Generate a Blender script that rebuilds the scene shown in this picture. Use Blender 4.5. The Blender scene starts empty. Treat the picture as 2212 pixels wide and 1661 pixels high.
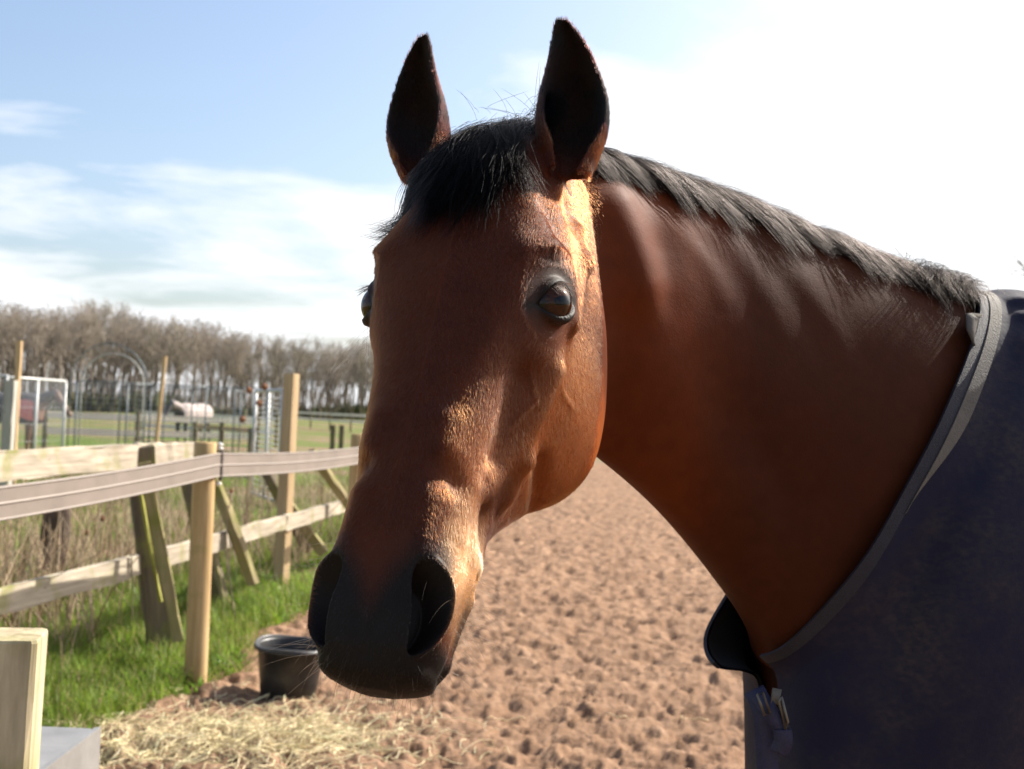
import bpy, bmesh, math, random, time
import numpy as np
from mathutils import Vector, Matrix
T0 = time.time()
rng = np.random.default_rng(7); random.seed(7)
scene = bpy.context.scene
COL = scene.collection
# ------------------------------------------------------------------ camera
FPX, CX, CY = 2500.0, 1106.0, 830.5            # focal length and centre in pixels of a 2212x1661 view of the photo
ROLL, PITCH = math.radians(2.3), math.radians(1.6)
CAM = np.array([0.0, 0.0, 1.45])
FWD = np.array([0, math.cos(PITCH), math.sin(PITCH)])
_u0 = np.cross([1, 0, 0], FWD)
RIGHT = math.cos(ROLL)*np.array([1., 0, 0]) + math.sin(ROLL)*_u0
UP = math.cos(ROLL)*_u0 - math.sin(ROLL)*np.array([1., 0, 0])
cam_d = bpy.data.cameras.new('camera'); cam = bpy.data.objects.new('camera', cam_d); COL.objects.link(cam)
cam_d.sensor_width = 36; cam_d.lens = 36*FPX/2212; cam_d.clip_start = .05; cam_d.clip_end = 3000
cam.matrix_world = Matrix([[RIGHT[i], UP[i], -FWD[i], CAM[i]] for i in range(3)] + [[0, 0, 0, 1]])
cam_d.dof.use_dof = True; cam_d.dof.focus_distance = 1.13; cam_d.dof.aperture_fstop = 10.5
scene.camera = cam
# ------------------------------------------------------------------ sky and sun
SUN_AZ, SUN_EL = math.radians(56), math.radians(37)   # azimuth measured from +Y towards +X
SUN = np.array([math.sin(SUN_AZ)*math.cos(SUN_EL), math.cos(SUN_AZ)*math.cos(SUN_EL), math.sin(SUN_EL)])
scene.view_settings.view_transform = 'Standard'; scene.view_settings.look = 'None'
scene.view_settings.gamma = 1; scene.view_settings.exposure = 0.95
world = bpy.data.worlds.new('World'); scene.world = world; world.use_nodes = True
def build_world():
    nt = world.node_tree; N = nt.nodes; L = nt.links
    bg = N['Background']; bg.inputs['Strength'].default_value = .115
    sky = N.new('ShaderNodeTexSky'); sky.sky_type = 'NISHITA'; sky.sun_disc = False
    sky.sun_elevation = SUN_EL; sky.sun_rotation = SUN_AZ; sky.altitude = 50; sky.air_density = 1.0; sky.dust_density = 3.0; sky.ozone_density = 1.5
    # broken spring cloud: noise on a flat cloud deck, thicker towards the horizon and towards one big bank
    tc = N.new('ShaderNodeTexCoord'); sp = N.new('ShaderNodeSeparateXYZ'); L.new(tc.outputs['Generated'], sp.inputs[0])
    def mt(op, *a, clamp=False):
        n = N.new('ShaderNodeMath'); n.operation = op; n.use_clamp = clamp
        for i, v in enumerate(a):
            if isinstance(v, (int, float)): n.inputs[i].default_value = v
            else: L.new(v, n.inputs[i])
        return n.outputs[0]
    zz = mt('ADD', mt('MAXIMUM', sp.outputs[2], 0.0), .10)
    cb = N.new('ShaderNodeCombineXYZ'); L.new(mt('DIVIDE', sp.outputs[0], zz), cb.inputs[0]); L.new(mt('DIVIDE', sp.outputs[1], zz), cb.inputs[1]); cb.inputs[2].default_value = 3.7
    nz = N.new('ShaderNodeTexNoise'); nz.inputs['Scale'].default_value = 1.15; nz.inputs['Detail'].default_value = 9; nz.inputs['Roughness'].default_value = .55; nz.inputs['Distortion'].default_value = .25; L.new(cb.outputs[0], nz.inputs['Vector'])
    low = mt('MULTIPLY', mt('SUBTRACT', 1.0, mt('DIVIDE', sp.outputs[2], .26), clamp=True), .22)
    bank = N.new('ShaderNodeVectorMath'); bank.operation = 'DOT_PRODUCT'; L.new(tc.outputs['Generated'], bank.inputs[0]); bank.inputs[1].default_value = CLOUD_DIR
    bk = mt('MULTIPLY', mt('DIVIDE', mt('SUBTRACT', bank.outputs['Value'], .90), .09, clamp=True), .15)
    dens = mt('ADD', mt('ADD', nz.outputs[0], low), bk)
    rp = N.new('ShaderNodeValToRGB'); rp.color_ramp.elements[0].position = .52; rp.color_ramp.elements[1].position = .74; L.new(dens, rp.inputs[0])
    mx = N.new('ShaderNodeMix'); mx.data_type = 'RGBA'; L.new(rp.outputs[0], mx.inputs['Factor']); L.new(sky.outputs[0], mx.inputs['A']); mx.inputs['B'].default_value = (5.2, 5.3, 5.45, 1)
    L.new(mx.outputs['Result'], bg.inputs[0])
CLOUD_DIR = tuple(float(v) for v in (lambda q: q/np.linalg.norm(q))(FWD+(1950-CX)/FPX*RIGHT-(330-CY)/FPX*UP))
build_world()
sun_d = bpy.data.lights.new('sun', 'SUN'); sun_d.energy = 5.0; sun_d.angle = math.radians(.53); sun_d.color = (1, .94, .84)
sun = bpy.data.objects.new('sun', sun_d); COL.objects.link(sun)
sun.rotation_euler = Vector(-SUN).to_track_quat('-Z', 'Y').to_euler()
# ------------------------------------------------------------------ helpers
def px(x, y, d):
    """point at depth d (metres along the view axis) behind pixel x, y"""
    return CAM + d*(FWD + (x-CX)/FPX*RIGHT - (y-CY)/FPX*UP)
def ground_px(x, y, z=0.0):
    r = FWD + (x-CX)/FPX*RIGHT - (y-CY)/FPX*UP
    return CAM + r*((z-CAM[2])/r[2])
def norm(a): a = np.asarray(a, float); return a/np.maximum(np.linalg.norm(a, axis=-1, keepdims=True), 1e-12)
def smooth(a, b, x): t = np.clip((x-a)/(b-a), 0, 1); return t*t*(3-2*t)
def spline(t, ts, pts):
    """cubic Hermite through pts (n,...) at parameters ts, sampled at t"""
    ts = np.asarray(ts, float); pts = np.asarray(pts, float); n = len(ts)
    h = np.diff(ts); sh = (-1,)+(1,)*(pts.ndim-1)
    dl = np.diff(pts, axis=0)/h.reshape(sh)
    m = np.empty_like(pts); m[0] = dl[0]; m[-1] = dl[-1]
    w = (h[1:]/(h[1:]+h[:-1])).reshape(sh)
    m[1:-1] = dl[:-1]*w + dl[1:]*(1-w)
    t = np.clip(np.asarray(t, float), ts[0], ts[-1])
    i = np.clip(np.searchsorted(ts, t, side='right')-1, 0, n-2)
    hh = h[i].reshape((-1,)+(1,)*(pts.ndim-1)); s = ((t-ts[i])/h[i]).reshape((-1,)+(1,)*(pts.ndim-1))
    return ((2*s**3-3*s**2+1)*pts[i] + (s**3-2*s**2+s)*hh*m[i] + (-2*s**3+3*s**2)*pts[i+1] + (s**3-s**2)*hh*m[i+1])
def loop_spline(t, pts):
    """periodic Catmull-Rom; pts (..., k, c) sampled at t in [0,1)"""
    k = pts.shape[-2]; x = np.asarray(t)*k; i = np.floor(x).astype(int); s = (x-i)[:, None]
    p = [pts[..., (i+j) % k, :] for j in (-1, 0, 1, 2)]
    return .5*((2*p[1]) + (-p[0]+p[2])*s + (2*p[0]-5*p[1]+4*p[2]-p[3])*s**2 + (-p[0]+3*p[1]-3*p[2]+p[3])*s**3)
def mesh_np(name, V, Fq, smooth_shade=True):
    me = bpy.data.meshes.new(name)
    V = np.asarray(V, np.float32); 
    if isinstance(Fq, np.ndarray):
        k = Fq.shape[1]; n = len(Fq)
        me.vertices.add(len(V)); me.vertices.foreach_set('co', V.ravel())
        me.loops.add(n*k); me.loops.foreach_set('vertex_index', Fq.astype(np.int32).ravel())
        me.polygons.add(n); me.polygons.foreach_set('loop_start', np.arange(0, n*k, k, dtype=np.int32))
        me.update(calc_edges=True); me.validate()
    else:
        me.from_pydata(V.tolist(), [], [list(map(int, f)) for f in Fq]); me.update()
    if smooth_shade and len(me.polygons): me.polygons.foreach_set('use_smooth', np.ones(len(me.polygons), bool))
    return me
def grid_faces(nu, nv, wrap_v=True, off=0):
    i = np.arange(nu-1)[:, None]; j = np.arange(nv if wrap_v else nv-1)[None, :]
    a = i*nv+j; b = i*nv+(j+1) % nv; c = (i+1)*nv+(j+1) % nv; d = (i+1)*nv+j
    return np.stack([a, b, c, d], -1).reshape(-1, 4)+off
def link(name, me, mat=None, parent=None, **props):
    o = bpy.data.objects.new(name, me); COL.objects.link(o)
    if mat is not None and me is not None and hasattr(me, 'materials') and not len(me.materials): me.materials.append(mat)
    if parent is not None: o.parent = parent
    for k, v in props.items(): o[k] = v
    return o
def empty(name, loc=(0, 0, 0), rz=0, **props):
    o = bpy.data.objects.new(name, None); COL.objects.link(o); o.location = loc; o.rotation_euler[2] = rz
    for k, v in props.items(): o[k] = v
    return o
def noise3(p, seed=0, freq=1.0):
    """cheap smooth value noise, p (n,3) -> (n,) in [-1,1]"""
    p = np.asarray(p)*freq+seed*17.31; i = np.floor(p).astype(np.int64); f = p-i; f = f*f*(3-2*f)
    def hsh(a, b, c):
        h = (a*374761393+b*668265263+c*1440662683+seed*974711) & 0x7fffffff
        h = ((h ^ (h >> 13))*1274126177) & 0x7fffffff
        return ((h ^ (h >> 16)) & 0xffff)/32767.5-1
    r = 0
    for dx in (0, 1):
        for dy in (0, 1):
            for dz in (0, 1):
                w = (f[:, 0] if dx else 1-f[:, 0])*(f[:, 1] if dy else 1-f[:, 1])*(f[:, 2] if dz else 1-f[:, 2])
                r = r+w*hsh(i[:, 0]+dx, i[:, 1]+dy, i[:, 2]+dz)
    return r
def fbm(p, seed=0, freq=1.0, octv=4):
    return sum(noise3(p, seed+k, freq*2**k)*.5**k for k in range(octv))
# ------------------------------------------------------------------ the bay horse: head, ears, neck
HY, HP, HR = math.radians(-20.3), math.radians(-29.3), math.radians(-1.0)   # yaw, pitch, roll of the head
HT = np.array([-.0344, 1.229, 1.770])                                       # poll end of the face line
def _rot(a, y):
    c, s = math.cos(y), math.sin(y)
    return np.array({'x': [[1, 0, 0], [0, c, -s], [0, s, c]], 'y': [[c, 0, s], [0, 1, 0], [-s, 0, c]], 'z': [[c, -s, 0], [s, c, 0], [0, 0, 1]]}[a])
HM = _rot('y', HR)@_rot('z', HY)@_rot('x', HP)@np.stack([[0, 0, -1.], [0, -1., 0], [1., 0, 0]], 1)   # columns U (down the nose), V (out of the face), W (horse's left)
def h2w(p): return np.asarray(p)@HM.T+HT
def w2h(p): return (np.asarray(p)-HT)@HM
HEAD = [  # u, then ten (w, v) pairs from the face line round the cheek to the middle under the jaw
 (-.03, (0,-.05),(.022,-.052),(.04,-.062),(.05,-.08),(.055,-.105),(.06,-.13),(.06,-.16),(.05,-.19),(.03,-.205),(0,-.21)),
 (.02, (0,-.018),(.028,-.02),(.048,-.032),(.058,-.052),(.064,-.085),(.07,-.12),(.074,-.16),(.066,-.205),(.036,-.232),(0,-.235)),
 (.07, (0,.0),(.034,-.003),(.058,-.016),(.069,-.038),(.078,-.07),(.082,-.115),(.086,-.165),(.078,-.225),(.042,-.255),(0,-.247)),
 (.12, (0,.008),(.042,.004),(.072,-.008),(.090,-.032),(.095,-.07),(.093,-.12),(.096,-.182),(.085,-.262),(.048,-.292),(0,-.265)),
 (.17, (0,.012),(.047,.009),(.082,-.002),(.104,-.026),(.106,-.066),(.096,-.12),(.099,-.192),(.086,-.294),(.052,-.326),(0,-.275)),
 (.215,(0,.012),(.044,.009),(.080,-.005),(.103,-.032),(.104,-.07),(.097,-.12),(.100,-.198),(.086,-.304),(.053,-.336),(0,-.275)),
 (.26, (0,.008),(.041,.005),(.070,-.010),(.089,-.042),(.097,-.086),(.092,-.127),(.095,-.198),(.083,-.298),(.050,-.328),(0,-.26)),
 (.31, (0,.004),(.038,.0),(.060,-.016),(.074,-.05),(.084,-.092),(.077,-.13),(.080,-.19),(.071,-.265),(.044,-.292),(0,-.235)),
 (.37, (0,.001),(.034,-.003),(.054,-.018),(.065,-.05),(.068,-.09),(.060,-.122),(.053,-.16),(.046,-.203),(.029,-.217),(0,-.19)),
 (.43, (0,-.002),(.031,-.006),(.050,-.021),(.058,-.048),(.057,-.08),(.049,-.105),(.043,-.13),(.034,-.152),(.020,-.161),(0,-.156)),
 (.475, (0,-.006),(.031,-.009),(.051,-.024),(.060,-.048),(.062,-.075),(.058,-.096),(.049,-.117),(.036,-.133),(.018,-.137),(0,-.135)),
 (.52, (0,-.012),(.034,-.014),(.059,-.024),(.066,-.045),(.058,-.071),(.051,-.093),(.045,-.111),(.034,-.124),(.018,-.127),(0,-.126)),
 (.555, (0,-.018),(.034,-.019),(.058,-.028),(.062,-.05),(.053,-.073),(.047,-.090),(.043,-.105),(.034,-.117),(.016,-.119),(0,-.118)),
 (.583, (0,-.028),(.030,-.029),(.048,-.037),(.054,-.055),(.052,-.072),(.045,-.086),(.042,-.098),(.032,-.107),(.014,-.108),(0,-.108)),
 (.600,(0,-.042),(.023,-.043),(.037,-.048),(.041,-.058),(.041,-.07),(.038,-.08),(.033,-.088),(.024,-.094),(.011,-.096),(0,-.096)),
 (.606,(0,-.055),(.010,-.055),(.016,-.058),(.019,-.062),(.019,-.069),(.017,-.075),(.014,-.079),(.01,-.082),(.005,-.083),(0,-.083)),
]
def build_head(nu=300, nt=360):
    us = np.array([h[0] for h in HEAD]); C = np.array([h[1:] for h in HEAD])       # (n,10,2)
    full = np.concatenate([C, C[:, 8:0:-1]*np.array([-1, 1])], 1)                   # (n,18,2)
    u = np.concatenate([np.linspace(us[0], .57, nu-60, endpoint=False), np.linspace(.57, .606, 60)])
    S = spline(u, us, full)
    R = loop_spline(np.arange(nt)/nt, S)                                            # (nu,nt,2) w,v
    P = np.stack([np.repeat(u[:, None], nt, 1), R[..., 1], R[..., 0]], -1).reshape(-1, 3)
    F = grid_faces(len(u), nt)[:, ::-1]
    caps = [P[:nt].mean(0), P[-nt:].mean(0)]; n0 = len(P); P = np.vstack([P, caps])
    j = np.arange(nt); last = (len(u)-1)*nt
    tri0 = np.stack([j, (j+1) % nt, np.full(nt, n0), np.full(nt, n0)], 1); tri1 = np.stack([last+(j+1) % nt, last+j, np.full(nt, n0+1), np.full(nt, n0+1)], 1)
    return h2w(P), [F, tri0[:, :3], tri1[:, :3]]
# neck and trunk: crest point, throat point, half width (pixels and depth, the points lie on the horse's middle plane)
def NK(tx, ty, td, bx, by, bd, hw): return np.concatenate([px(tx, ty, td), px(bx, by, bd), [hw]])
NECK = np.array([
 NK(1090, 350, 1.31, 1080, 800, 1.37, .045),
 NK(1200, 345, 1.37, 1190, 930, 1.43, .056),
 NK(1340, 372, 1.46, 1300, 992, 1.49, .068),
 NK(1550, 440, 1.575, 1430, 1105, 1.555, .080),
 NK(1800, 540, 1.67, 1560, 1262, 1.61, .096),
 NK(2000, 618, 1.735, 1640, 1385, 1.65, .122),
 NK(2110, 655, 1.78, 1672, 1480, 1.68, .150)])
BODY_DIR = norm(np.array([.86, .51, 0])); BODY_N = np.array([BODY_DIR[1], -BODY_DIR[0], 0])
def build_neck(n=150, nt=160, t0=0., t1=5.6):
    t = np.linspace(t0, t1, n); S = spline(t, np.arange(len(NECK)), NECK)
    T, B, hw = S[:, :3], S[:, 3:6], S[:, 6:]
    C = (T+B)/2; ax = np.gradient(C, axis=0); up = T-B; hh = np.linalg.norm(up, axis=1, keepdims=True)/2; upn = up/(2*hh)
    lat = norm(np.cross(upn, ax))                                          # towards the horse's left, our side
    lat *= np.sign(lat@np.array([0.6, -.8, 0]))[:, None]
    th = np.arange(nt)/nt*2*np.pi
    cu, sl = np.cos(th), np.sin(th)
    prof = np.sign(sl)*np.abs(sl)**.85*(1-.28*np.clip(cu, 0, 1)**1.5)          # thinner towards the crest
    P = C[:, None]+upn[:, None]*hh[:, None]*cu[None, :, None]+lat[:, None]*hw[:, None]*prof[None, :, None]
    return P, th
def close_grid(P):
    n, k = P.shape[:2]; V = P.reshape(-1, 3); F = grid_faces(n, k); m = len(V)
    V = np.vstack([V, P[0].mean(0), P[-1].mean(0)]); j = np.arange(k); l = (n-1)*k
    return V, [F, np.stack([(j+1) % k, j, np.full(k, m)], 1), np.stack([l+j, l+(j+1) % k, np.full(k, m+1)], 1)]
def tris_of(Fs):
    return [list(map(int, f)) for G in Fs for f in G]
def build_ear(base, axis, front, length, bend, nt=46, nphi=40, wide=.036, th=.0068, spread=1.0):
    """a cupped leaf: arc sections that open towards front, tip bent towards bend"""
    axis = norm(axis); front = norm(front-axis*np.dot(front, axis)); side = np.cross(axis, front)
    t = np.linspace(0, 1, nt)
    r = spline(t, [0, .12, .3, .5, .7, .85, .95, 1], np.array([.026, .031, .0355, .0345, .0265, .0190, .0120, .006]))*(wide/.036)
    ps = spline(t, [0, .15, .35, .6, .8, 1], np.radians([165, 150, 118, 96, 84, 70]))*spread
    cen = base+np.outer(t*length, axis)+np.outer((t**2.2)*.016+t**6*.013-np.sin(t*np.pi)*.005, bend)+np.outer(np.sin(t*np.pi)*.006, -front)
    thk = th*(1-.25*t)
    ph = np.linspace(-1, 1, nphi)
    def shell(sg):
        a = ph[None]*ps[:, None]; edge = np.sqrt(np.clip(1-np.abs(ph)**10, 0, 1))
        rr = r[:, None]+sg*thk[:, None]/2*edge[None]
        return cen[:, None]+rr[..., None]*(np.sin(a)[..., None]*side-np.cos(a)[..., None]*front)
    O, I = shell(1), shell(-1)
    ring = np.concatenate([O, I[:, ::-1]], 1)
    return close_grid(ring)
EARS = []
def ear_setup():
    up_h = np.array([-.80, -.28, 0])                    # ear axis in head coordinates (up and a little back)
    for s in (1, -1):
        EARS.append(s)
def join_tri(parts):
    V = []; F = []; n = 0
    for v, f in parts:
        V.append(v); F += [[i+n for i in q] for q in tris_of(f)]; n += len(v)
    return np.vstack(V), F
def remesh(V, F, voxel):
    me = bpy.data.meshes.new('tmp'); me.from_pydata(V.tolist(), [], F); me.update()
    bm = bmesh.new(); bm.from_mesh(me); bmesh.ops.recalc_face_normals(bm, faces=bm.faces); bm.to_mesh(me); bm.free()
    o = bpy.data.objects.new('tmp', me); COL.objects.link(o)
    m = o.modifiers.new('r', 'REMESH'); m.mode = 'VOXEL'; m.voxel_size = voxel; m.adaptivity = 0
    dg = bpy.context.evaluated_depsgraph_get(); ev = o.evaluated_get(dg).to_mesh()
    n = len(ev.vertices); co = np.empty(n*3, np.float32); ev.vertices.foreach_get('co', co)
    fl = np.empty(len(ev.loops), np.int32); ev.loops.foreach_get('vertex_index', fl)
    fq = fl.reshape(-1, 4).copy(); co = co.reshape(-1, 3).astype(float)
    o.evaluated_get(dg).to_mesh_clear(); bpy.data.objects.remove(o); bpy.data.meshes.remove(me)
    return co, fq
def edges_of(F):
    e = np.concatenate([F[:, [i, (i+1) % F.shape[1]]] for i in range(F.shape[1])]); e.sort(1)
    return np.unique(e, axis=0)
def laplace(V, E, it, w=1.0, lam=.5):
    n = len(V); a = np.concatenate([E[:, 0], E[:, 1]]); b = np.concatenate([E[:, 1], E[:, 0]])
    deg = np.bincount(a, minlength=n).astype(float)
    for _ in range(it):
        m = np.stack([np.bincount(a, V[b, k], minlength=n) for k in range(3)], 1)/deg[:, None]
        V = V+(m-V)*lam*(w if np.isscalar(w) else w[:, None])
    return V
def vnormals(V, F):
    k = F.shape[1]
    fn = np.cross(V[F[:, 2]]-V[F[:, 0]], V[F[:, 3 % k]]-V[F[:, 1]]) if k == 4 else np.cross(V[F[:, 1]]-V[F[:, 0]], V[F[:, 2]]-V[F[:, 0]])
    N = np.zeros_like(V)
    for i in range(k):
        for c in range(3): N[:, c] += np.bincount(F[:, i], fn[:, c], minlength=len(V))
    return norm(N)
def poly_dist(p, pts):
    """distance of p (n,3) to a polyline and the parameter 0..1 along it"""
    pts = np.asarray(pts, float); best = np.full(len(p), 9e9); par = np.zeros(len(p)); m = max(len(pts)-1, 1)
    if len(pts) == 1: return np.linalg.norm(p-pts[0], axis=1), par
    for i in range(len(pts)-1):
        a, b = pts[i], pts[i+1]; ab = b-a; t = np.clip((p-a)@ab/(ab@ab), 0, 1)
        d = np.linalg.norm(p-a-t[:, None]*ab, axis=1); k = d < best
        best[k] = d[k]; par[k] = ((i+t)/m)[k]
    return best, par
def resample(pts, n=24):
    pts = np.asarray(pts, float); return spline(np.linspace(0, len(pts)-1, n), np.arange(len(pts)), pts)
def subdivide_where(V, F, mask_face):
    """split chosen quads in four, neighbours become n-gons that are then triangulated"""
    me = bpy.data.meshes.new('t'); me.vertices.add(len(V)); me.vertices.foreach_set('co', V.astype(np.float32).ravel())
    bm = bmesh.new()
    me2 = mesh_np('t2', V, F, False); bm.from_mesh(me2)
    bm.faces.ensure_lookup_table()
    fs = [bm.faces[i] for i in np.nonzero(mask_face)[0]]
    es = list({e for f in fs for e in f.edges})
    bmesh.ops.subdivide_edges(bm, edges=es, cuts=1, use_grid_fill=True)
    bmesh.ops.triangulate(bm, faces=bm.faces)
    bm.to_mesh(me2); bm.free(); bpy.data.meshes.remove(me)
    n = len(me2.vertices); co = np.empty(n*3, np.float32); me2.vertices.foreach_get('co', co)
    fl = np.empty(len(me2.loops), np.int32); me2.loops.foreach_get('vertex_index', fl); bpy.data.meshes.remove(me2)
    return co.reshape(-1, 3).astype(float), fl.reshape(-1, 3)
def horse_base(voxel=.0023):
    HV, HF = build_head(); P, th = build_neck(); NV, NF = close_grid(P)
    parts = [(HV, HF), (NV, NF)]
    for (base, axis, front, ln, bend, wide, spread) in EAR_SPEC:
        parts.append(build_ear(h2w(base), HM@np.array(axis), HM@np.array(front), ln, HM@np.array(bend), wide=wide, spread=spread))
    V, F = join_tri(parts)
    V, F = remesh(V, F, voxel)
    return V, F
# base point, axis, opening direction, length, bend of the tip, width, openness (head coordinates u, v, w)
EAR_SPEC = [((.038, -.056, .074), (-.89, .43, .085), (.3, .8, .38), .171, (-.1, .1, -.8), .0360, 1.0),
            ((.036, -.050, -.086), (-.89, .38, -.26), (.3, .85, -.02), .172, (-.1, .1, .9), .0335, .95)]
EYE_C = np.array([.212, -.050, .0872]); EYE_R = .0258
EYE_N = norm(np.array([.06, .40, .91]))
EYE_1 = np.array([-.55, -.72, .25]); EYE_1 = norm(EYE_1-EYE_N*(EYE_1@EYE_N)); EYE_2 = np.cross(EYE_N, EYE_1); EYE_2 *= -np.sign(EYE_2[0])
NOS_C = np.array([.540, -.025, .0470]); NOS_N = norm(np.array([.05, .60, .80]))
NOS_1 = np.array([1., -.12, .12]); NOS_1 = norm(NOS_1-NOS_N*(NOS_1@NOS_N)); NOS_2 = np.cross(NOS_N, NOS_1); NOS_2 *= np.sign(NOS_2[2])
def eye_m(q):
    """signed measure (metres on the eyeball) of directions q from the eye centre: positive inside the lid opening"""
    d = norm(q); a = (d@EYE_1)*EYE_R; b = (d@EYE_2)*EYE_R
    x = np.clip(a/.0238, -1, 1); f = (1-x*x)
    upc = .0172*f**.62*(1+.16*x); lo = .0150*f**.75*(1-.10*x)
    m = np.minimum(upc-b, b+lo); m = np.where(np.abs(a) > .0238, np.minimum(m, .0238-np.abs(a)), m)
    g = np.clip((.25-d@EYE_N)/.25, 0, 1); return m-g*.05, a, b
def nos_m(h):
    q = h-NOS_C; a = q@NOS_1; b = q@NOS_2
    bb = b+.010*(a/.043)**2-.004                                            # comma: both ends curl to the middle
    wdt = .0155*(1-.18*a/.043)
    return 1-((a/.040)**2+(bb/wdt)**2), a, b, q@NOS_N
STROKES = [  # polyline (u, v, w), radius, amount along the normal
 ([(.180,-.006,.074),(.170,-.026,.102),(.180,-.060,.112),(.205,-.086,.108)], .017, .0036),
 ([(.112,-.028,.082),(.135,-.034,.094)], .019, -.0100),
 ([(.205,-.092,.104),(.150,-.098,.100),(.105,-.106,.094),(.075,-.110,.084)], .014, .0075),
 ([(.120,-.106,.096)], .015, .0085),
 ([(.085,-.075,.080),(.06,-.085,.072)], .016, -.006),
 ([(.262,-.092,.094),(.300,-.102,.088),(.332,-.112,.080),(.345,-.118,.074)], .014, .0068),
 ([(.295,-.055,.078),(.335,-.064,.070),(.370,-.068,.066)], .022, -.0115),
 ([(.370,-.004,.032),(.392,-.006,.036)], .016, .0058),
 ([(.416,-.010,.038),(.424,-.022,.048)], .012, -.0052),
 ([(.445,-.008,.034),(.490,-.011,.036)], .015, .0052),
 ([(.400,-.066,.063),(.430,-.060,.058),(.460,-.058,.058),(.485,-.060,.060)], .009, -.0028),
 ([(.415,-.048,.058),(.465,-.044,.058)], .011, .0022),
 ([(.425,-.090,.056),(.450,-.096,.052)], .015, -.0100),
 ([(.352,-.122,.070),(.382,-.134,.060)], .018, .0100),
 ([(.330,-.165,.074),(.345,-.200,.066),(.350,-.225,.055)], .013, -.0085),
 ([(.455,-.110,.048),(.420,-.125,.048)], .018, .0035),
 ([(.485,-.085,.056)], .022, .0030),
 ([(.485,-.090,.060),(.522,-.084,.055),(.555,-.080,.050),(.580,-.080,.032),(.588,-.082,0)], .0042, -.0120),
 ([(.500,-.080,.058),(.540,-.072,.060),(.570,-.066,.050),(.588,-.068,.030),(.596,-.070,0)], .008, .0030),
 ([(.505,-.106,.052),(.545,-.100,.050),(.570,-.096,.042),(.586,-.098,0)], .009, .0060),
 ([(.540,-.114,.012),(.555,-.112,0)], .022, .0055),
 ([(.555,-.020,.010),(.580,-.032,.0)], .008, -.0012),
]
VEINS = [([(.275,-.060,.078),(.300,-.085,.083),(.318,-.120,.078),(.335,-.165,.068)], .0032, .0012),
 ([(.300,-.085,.083),(.345,-.072,.066),(.390,-.060,.060),(.430,-.052,.055)], .0032, .0011),
 ([(.250,-.100,.098),(.262,-.135,.093),(.258,-.175,.092)], .0032, .0010),
 ([(.345,-.110,.070),(.375,-.122,.060),(.405,-.128,.050)], .0030, .0010)]
def sculpt(V, F):
    def do(V, lst, blend=1.0):
        H = w2h(V); A = H.copy(); A[:, 2] = np.abs(A[:, 2])
        near = np.nonzero((A[:, 0] > -.06) & (A[:, 0] < .66) & (A[:, 2] < .14) & (A[:, 1] > -.34) & (A[:, 1] < .06))[0]
        N = vnormals(V, F); D = np.zeros(len(V))
        for pts, r, amt in lst:
            pts = resample(pts, 12) if len(pts) > 1 else np.array(pts)
            lo, hi = pts.min(0)-2.6*r, pts.max(0)+2.6*r
            k = near[((A[near] > lo) & (A[near] < hi)).all(1)]
            if not len(k): continue
            d, _ = poly_dist(A[k], pts); D[k] += amt*np.exp(-(d/r)**2)
        return V+N*D[:, None]
    V = do(V, STROKES); V = do(V, VEINS)
    # neck muscles (world points through pixels on the near side)
    N = vnormals(V, F); D = np.zeros(len(V))
    from mathutils.bvhtree import BVHTree
    bvh = BVHTree.FromPolygons(V.tolist(), F.tolist())
    for pp, r, amt in NECK_STROKES:
        hits = [bvh.ray_cast(Vector(CAM), Vector(px(a, b, 1)-CAM))[0] for a, b in pp]
        pts = resample(np.array([h for h in hits if h is not None]), 10)
        k = np.nonzero(((V > pts.min(0)-2.6*r) & (V < pts.max(0)+2.6*r)).all(1))[0]
        d, _ = poly_dist(V[k], pts); D[k] += amt*np.exp(-(d/r)**2)
    V = V+N*D[:, None]
    # nostrils
    H = w2h(V); A = H.copy(); sg = np.where(A[:, 2] < 0, -1, 1); A[:, 2] = np.abs(A[:, 2])
    k = np.nonzero(np.linalg.norm(A-NOS_C, axis=1) < .07)[0]
    m, a, b, c = nos_m(A[k]); ok = c > -.03
    inn = smooth(-.08, .55, m)*ok
    rim = np.exp(-((m+.12)/.30)**2)*ok
    lat = smooth(-.005, .016, b)
    A[k] += NOS_N*(rim*(.0006+.0030*lat))[:, None]+np.array([0, 0, 1.])*(rim*lat*.002)[:, None]
    A[k] -= (NOS_N*.026+np.array([-.012, 0, .006]))*inn[:, None]
    # eyes
    k = np.nonzero(np.linalg.norm(A-EYE_C, axis=1) < .06)[0]
    q = A[k]-EYE_C; r = np.linalg.norm(q, axis=1); m, a, b = eye_m(q); facing = smooth(.15, .6, norm(q)@EYE_N)
    zone = 1-smooth(.002, .0165, -m)
    lid = EYE_R+.0030+.0016*np.exp(-((m+.0035)/.003)**2)-np.where(b > 0, .0036, .0022)*np.exp(-((m+.0105)/.0022)**2)
    tgt = np.where(m > 0, EYE_R+.0018-smooth(0, .0022, m)*.010, lid)
    r2 = r+(tgt-r)*zone*facing
    r2 = r2+facing*np.where(b > 0, .0042, .0012)*np.exp(-((m+.0165)/.0042)**2)      # fold above, bag below
    A[k] = EYE_C+norm(q)*r2[:, None]
    A[:, 2] *= sg
    sel = np.abs(A-np.where(sg[:, None] > 0, H, H)).max(1) > 1e-9
    V = V.copy(); V[sel] = h2w(A[sel])
    return V
NECK_STROKES = [  # pixel polylines cast on to the near side of the neck
 ([(1330, 450), (1365, 540), (1385, 610)], .040, .015),
 ([(1427, 545), (1435, 640)], .028, -.0035),
 ([(1350, 700), (1330, 850), (1330, 960)], .03, -.007),
 ([(1420, 800), (1550, 1000), (1650, 1200)], .05, .006),
 ([(1560, 900), (1720, 1080)], .04, -.004),
]
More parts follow.
